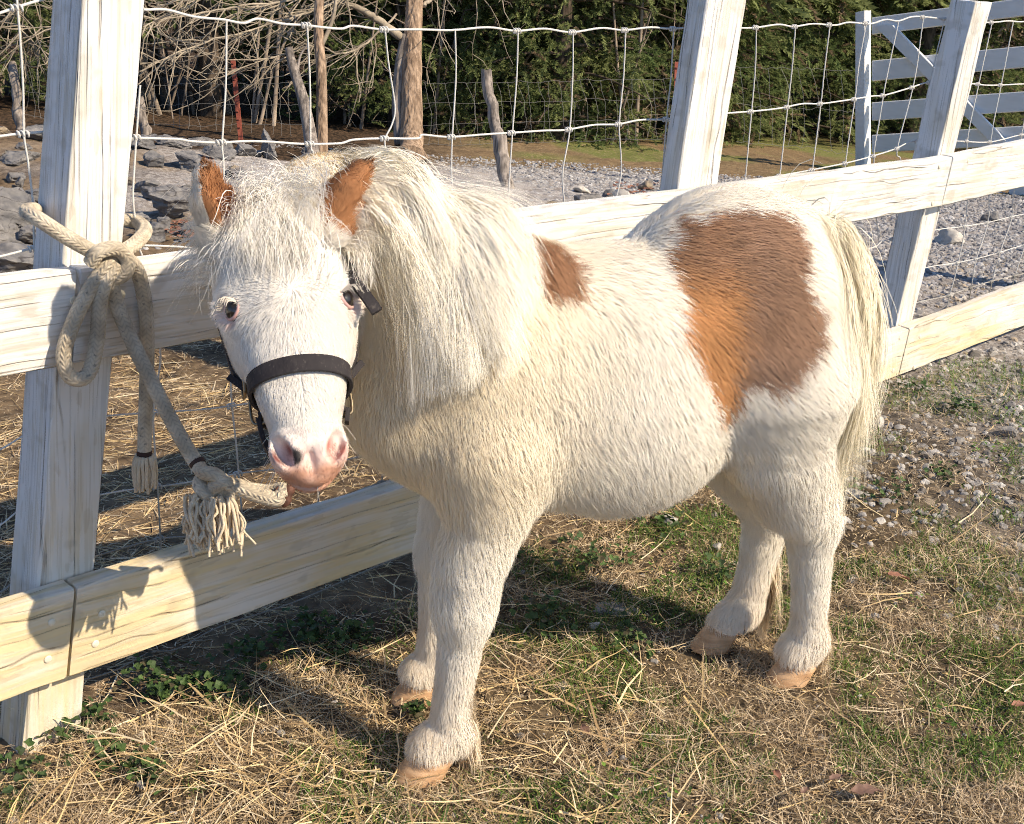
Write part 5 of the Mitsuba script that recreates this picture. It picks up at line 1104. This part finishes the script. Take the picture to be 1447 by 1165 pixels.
GREEN = [[.060, .135, .016], [.095, .19, .024], [.035, .075, .014], [.13, .22, .035], [.20, .21, .06]]
off_ = lambda x, y: fence_off(x, y)
# dead grass and chaff in front of the fence
p = scatter(420000, -.95, 1.9, 1.35, 3.7, lambda x, y: sm(-.10, .06, off_(x, y)) * (.95 - .72 * gravelly(x, y)) * (.02 + 1.5 * sm(.34, .60, fb(x, y, 9, 1))) * (.12 + .88 * sm(.40, .58, fb(x, y, 26, 31))) * (1 - .70 * green_patch(x, y)))
p[:, 2] += gr.uniform(-.004, .012, len(p)); lay('dead_grass', 'short tangled dead grass covering the ground before the fence', 'dead grass', p, gr.uniform(.014, .050, len(p)), gr.uniform(.0007, .0016, len(p)), .26, .40, DRY, 2, .45, .5)
p = scatter(110000, -.95, 1.9, 1.35, 2.6, lambda x, y: sm(.0, .1, off_(x, y)) * sm(.25, .9, x) * sm(.42, .6, fb(x, y, 9, 12)) * sm(.42, .58, fb(x, y, 24, 33)))
lay('dead_grass', 'curled tan tufts of dry grass in the near right corner', 'dead grass', p, gr.uniform(.03, .075, len(p)), gr.uniform(.0008, .0017, len(p)), .55, .45, DRY[:5], 3, .55, .9)
# straw
p = scatter(36000, -1.0, 1.9, 1.3, 3.6, lambda x, y: sm(-.10, .06, off_(x, y)) * (.12 + .88 * sm(.75, -.35, x + .35 * (y - 1.7)) ) * (1 - .75 * gravelly(x, y)) * (.3 + .9 * fb(x, y, 4, 2)) * (.35 + .65 * sm(.40, .58, fb(x, y, 14, 35))))
p[:, 2] += gr.uniform(0, .022, len(p)); lay('straw', 'loose golden straw strewn over the ground before the fence', 'straw', p, gr.uniform(.04, .17, len(p)) , gr.uniform(.0010, .0028, len(p)), .03, .13, STRAW, 3, .16, .06)
p = scatter(420, -.9, 1.5, 1.3, 2.9, lambda x, y: sm(.0, .12, off_(x, y)) * (.12 + .88 * sm(.8, -.2, x + .3 * (y - 1.7))))
p[:, 2] += gr.uniform(.008, .03, len(p)); lay('straw', 'long thick straw stalks lying on top of the litter', 'straw', p, gr.uniform(.12, .26, len(p)), gr.uniform(.0024, .0050, len(p)), .02, .09, STRAW[:5], 3, .10, .05)
# behind the fence
p = scatter(46000, -1.9, .9, 1.9, 4.6, lambda x, y: sm(-.10, -.18, off_(x, y)) * sm(4.9, 4.2, y) * sm(.9, .4, x) * sm(.38, .58, fb(x, y * 2.2, 2.4, 4)))
lay('straw', 'thin scattered straw and chaff on the bare dirt behind the fence', 'straw', p, gr.uniform(.02, .15, len(p)), gr.uniform(.0012, .0032, len(p)), .03, .10, STRAW, 2, .08, .05, azim=gr.normal(.35, .8, len(p)))
p = scatter(120000, -1.9, .9, 1.9, 4.4, lambda x, y: sm(-.06, -.16, off_(x, y)) * sm(4.7, 3.6, y) * (.25 + .75 * fb(x, y, 6, 6)))
lay('chaff', 'fine brown chaff over the dirt behind the fence', 'chaff', p, gr.uniform(.008, .035, len(p)), gr.uniform(.0012, .0026, len(p)), .06, .2, DRY, 2, .2, .2)
p = scatter(260000, -.95, 1.9, 1.35, 3.6, lambda x, y: sm(-.08, .04, off_(x, y)) * (1 - .7 * gravelly(x, y)) * (.35 + .65 * fb(x, y, 12, 41)))
p[:, 2] += gr.uniform(-.002, .004, len(p)); lay('chaff', 'fine broken chaff and crumbs of dry grass on the soil before the fence', 'chaff', p, gr.uniform(.006, .022, len(p)), gr.uniform(.0012, .0026, len(p)), .10, .25, DRY + STRAW[:3], 1, .2, .2)
# green grass
p = scatter(300000, -.9, 2.0, 1.35, 3.9, lambda x, y: sm(-.04, .08, off_(x, y)) * green_patch(x, y) * (1 - .6 * gravelly(x, y)))
lay('green_grass', 'short green winter grass growing in patches among the litter', 'grass', p, gr.uniform(.012, .042, len(p)), gr.uniform(.0010, .0021, len(p)), .62, .45, GREEN, 2, .35, .5)
# weeds: low rosettes of small rounded leaves
def weeds(spots, per, label):
    V, F, C, off = [], [], [], 0
    for (x, y, r) in spots:
        c = on_ground(x, y); rr_ = r / FOCAL * float((c - EYE) @ FWD)
        for _ in range(per):
            q = c + np.array([gr.normal(0, rr_ * .5), gr.normal(0, rr_ * .5), 0]); q[2] = ground_z(q[0], q[1]) + gr.uniform(.004, .034)
            up = unit(np.array([gr.normal(0, .45), gr.normal(0, .45), 1])); a = unit(np.cross(up, gr.normal(0, 1, 3))); b = np.cross(up, a); s = gr.uniform(.004, .0095)
            k = 9; an = np.arange(k) / k * 6.283; rad = s * (1 + .16 * np.cos(an * 4 + 1)) * np.where(np.arange(k) == 0, .35, 1)
            ring = q + a * (np.cos(an) * rad)[:, None] + b * (np.sin(an) * rad * .9)[:, None] + up * (.22 * rad * np.cos(2 * an))[:, None]
            V.append(np.vstack([q - up * s * .25, ring])); i = np.arange(k); F.append(np.stack([i * 0, 1 + i, 1 + (i + 1) % k], 1) + off); off += k + 1
            C.append(np.tile(np.array([[.050, .092, .026], [.070, .120, .034], [.040, .070, .026], [.085, .075, .040]][gr.choice(4, p=[.4, .3, .2, .1])]) * gr.uniform(.7, 1.3), (k + 1, 1)))
    k = thing('weed', label, 'weeds', kind='stuff'); scene[k] = {'type': 'ply', 'filename': meshkit.write_ply((np.vstack(V), np.vstack(F)), False, None, np.vstack(C)), 'face_normals': True, 'bsdf': {'type': 'ref', 'id': 'blade'}}
weeds([(80, 1040, 40), (130, 1025, 40), (160, 1075, 40), (215, 960, 40), (250, 975, 38), (285, 970, 40), (320, 985, 30), (210, 1100, 36), (20, 1100, 44), (230, 985, 25)], 60, 'dark green round leaved weeds sprouting round the nearest post')
weeds([(390, 915, 40), (430, 895, 34), (470, 930, 38), (500, 900, 30), (455, 905, 30), (350, 935, 30)], 55, 'dark weeds in the shade left of the far front hoof')
weeds([(800, 790, 50), (760, 870, 40), (850, 800, 40), (890, 915, 44), (1010, 815, 34), (930, 745, 36), (780, 895, 36), (585, 1015, 16), (1280, 555, 40), (1215, 625, 22), (1330, 675, 30), (1250, 700, 50), (1360, 580, 26)], 50, 'low green weeds under and behind the pony')
# clover-like green mats
p = scatter(26000, -.5, 2.0, 1.35, 3.7, lambda x, y: sm(.02, .1, off_(x, y)) * sm(.56, .66, fb(x, y, 5.2, 17)) * sm(-.2, .4, x))
n = len(p); up = unit(np.array([0, 0, 1.0]) + gr.normal(0, .4, (n, 3))); a = unit(np.cross(up, gr.normal(0, 1, (n, 3)))); b = np.cross(up, a); s = gr.uniform(.0025, .006, n)[:, None]; p = p + [0, 0, .006] * gr.uniform(.2, 2.4, (n, 1))
V = np.stack([p - a * s, p - b * s * .8 + up * s * .2, p + a * s, p + b * s * .8 + up * s * .2], 1).reshape(-1, 3); F = (np.arange(n)[:, None, None] * 4 + np.array([[0, 1, 2], [0, 2, 3]])[None]).reshape(-1, 3)
k = thing('chickweed', 'bright green small leaved mats on the right of the pony', 'weeds', kind='stuff')
scene[k] = {'type': 'ply', 'filename': meshkit.write_ply((V, F), False, None, np.repeat(np.array(GREEN)[gr.integers(5, size=n)] * gr.uniform(.7, 1.2, (n, 1)), 4, 0)), 'face_normals': True, 'bsdf': {'type': 'ref', 'id': 'blade'}}
# gravel
def pebbles(name, label, p, size, pal, sub=1):
    m = trimesh.creation.icosphere(sub); bv, bf = np.array(m.vertices), np.array(m.faces); n = len(p)
    ax = unit(gr.normal(0, 1, (n, 3))); bx = unit(np.cross(ax, gr.normal(0, 1, (n, 3)))); cx = np.cross(ax, bx)
    R = np.stack([ax, bx, cx], 1) * (gr.uniform(.5, 1.2, (n, 3)) * size[:, None])[:, :, None]
    v = np.clip(bv, -.72, .72)[None] * (1 + gr.normal(0, .13, (n, len(bv), 1))); v = np.einsum('nvk,nkj->nvj', v, R); v[:, :, 2] *= .75; v += p[:, None]
    c = np.asarray(pal)[gr.integers(len(pal), size=n)] * gr.uniform(.7, 1.2, (n, 1))
    k = thing(name, label, 'gravel', kind='stuff')
    scene[k] = {'type': 'ply', 'filename': meshkit.write_ply((v.reshape(-1, 3), (bf[None] + np.arange(n)[:, None, None] * len(bv)).reshape(-1, 3)), False, None, np.repeat(c, len(bv), 0)), 'face_normals': True, 'bsdf': {'type': 'ref', 'id': 'pebble'}}
scene['pebble'] = {'type': 'principled', 'base_color': {'type': 'mesh_attribute', 'name': 'vertex_color'}, 'roughness': 0.9, 'specular': 0.2}
GREY = [[.30, .29, .28], [.40, .385, .37], [.24, .23, .225], [.48, .46, .43], [.34, .28, .21], [.20, .185, .17]]
p = scatter(22000, -.2, 2.6, 2.2, 5.6, lambda x, y: gravelly(x, y) * (.25 + .9 * fb(x, y, 5, 22))); pebbles('gravel', 'loose grey and brown gravel right of the pony and under the right boards', p, gr.gamma(4, .0016, len(p)) + .003, GREY)
p = scatter(5000, -.8, 1.6, 1.5, 3.6, lambda x, y: (.25 + .5 * gravelly(x, y)) * sm(0, .1, off_(x, y)) * fb(x, y, 4, 25)); pebbles('gravel', 'sparse small stones among the straw and grass', p, gr.gamma(3, .0016, len(p)) + .002, GREY)
p = scatter(60000, -3.2, 3.6, 4.4, 9.6, lambda x, y: sm(4.6, 5.6, y + .5 * fb(x, y, 1.3, 2)) * sm(9.7, 9.0, y - .10 * x) * sm(-2.2, -1.0, x + .2 * y - 1.0)); pebbles('gravel', 'pale grey crushed stone of the drive beyond the fence', p, gr.gamma(4, .0018, len(p)) + .004, [[.27, .27, .28], [.36, .355, .36], [.22, .218, .225], [.44, .435, .43]], 0)
# fallen leaves
def leaf(px, py, size, label, col, seed, group=None):
    g = on_ground(px, py); s = size / FOCAL * float((g - EYE) @ FWD) / 2; rg = np.random.default_rng(seed); a = rg.uniform(0, 6.28); n = 11
    t = np.linspace(0, 1, n); w = np.sin(t * np.pi) ** .7 * .45 * (1 + .3 * np.sin(t * 19)); q = []
    for tt, ww in zip(t, w):
        for u in (-1, -.5, 0, .5, 1): q.append([(tt - .5) * 2, u * ww, .18 * abs(u) ** 1.5 + .25 * math.sin(tt * 4 + u) * .5])
    q = np.array(q) * s; R = np.array([[math.cos(a), -math.sin(a), 0], [math.sin(a), math.cos(a), 0], [0, 0, 1]]); v = q @ R.T + g + [0, 0, .016]
    f = [[i * 5 + j, i * 5 + j + 1, i * 5 + j + 6] for i in range(n - 1) for j in range(4)] + [[i * 5 + j, i * 5 + j + 6, i * 5 + j + 5] for i in range(n - 1) for j in range(4)]
    k = thing('dead_leaf', label, 'leaf', group); scene[k] = mikit.ply((v, np.array(f)), col, smooth=True)
scene['leaf_brown'] = {'type': 'twosided', 'b': {'type': 'principled', 'roughness': 0.7, 'base_color': proc(lambda p, n, uv: mix([0.13, 0.075, 0.055], [0.24, 0.145, 0.11], fbm(p.x * 90, p.y * 90, p.z * 90, 3)))}}
scene['leaf_red'] = {'type': 'twosided', 'b': {'type': 'principled', 'roughness': 0.7, 'base_color': proc(lambda p, n, uv: mix([0.20, 0.085, 0.055], [0.36, 0.18, 0.12], fbm(p.x * 40, p.y * 40, p.z * 40, 3)))}}
leaf(1222, 1132, 46, 'curled purplish brown dead leaf at the bottom right, the largest there', 'leaf_brown', 1)
leaf(1096, 1108, 24, 'small reddish dead leaf left of the largest one', 'leaf_red', 2)
leaf(1180, 1112, 28, 'narrow brown dead leaf just above the largest one', 'leaf_brown', 3)
leaf(1268, 826, 30, 'red brown dead leaf on the green grass right of the hind hoof', 'leaf_red', 4)
leaf(826, 1046, 30, 'brown crumpled leaf right of the near front hoof', 'leaf_brown', 5)
leaf(1438, 1008, 26, 'tan dead leaf at the right edge of the grass', 'leaf_red', 6)
leaf(1135, 1130, 20, 'tiny dark leaf below the narrow brown one', 'leaf_brown', 7)
for k in range(60): leaf(gr.normal(255, 22), gr.uniform(318, 342), gr.uniform(9, 16), 'dry red brown leaf in the drift between the grey rocks', 'leaf_red', 20 + k, 'leaves drifted between the rocks')
for k in range(40): leaf(gr.uniform(860, 930), gr.uniform(262, 285), gr.uniform(7, 13), 'dry red brown leaf by the stones at the edge of the drive', 'leaf_red', 120 + k, 'leaves by the stones of the drive')
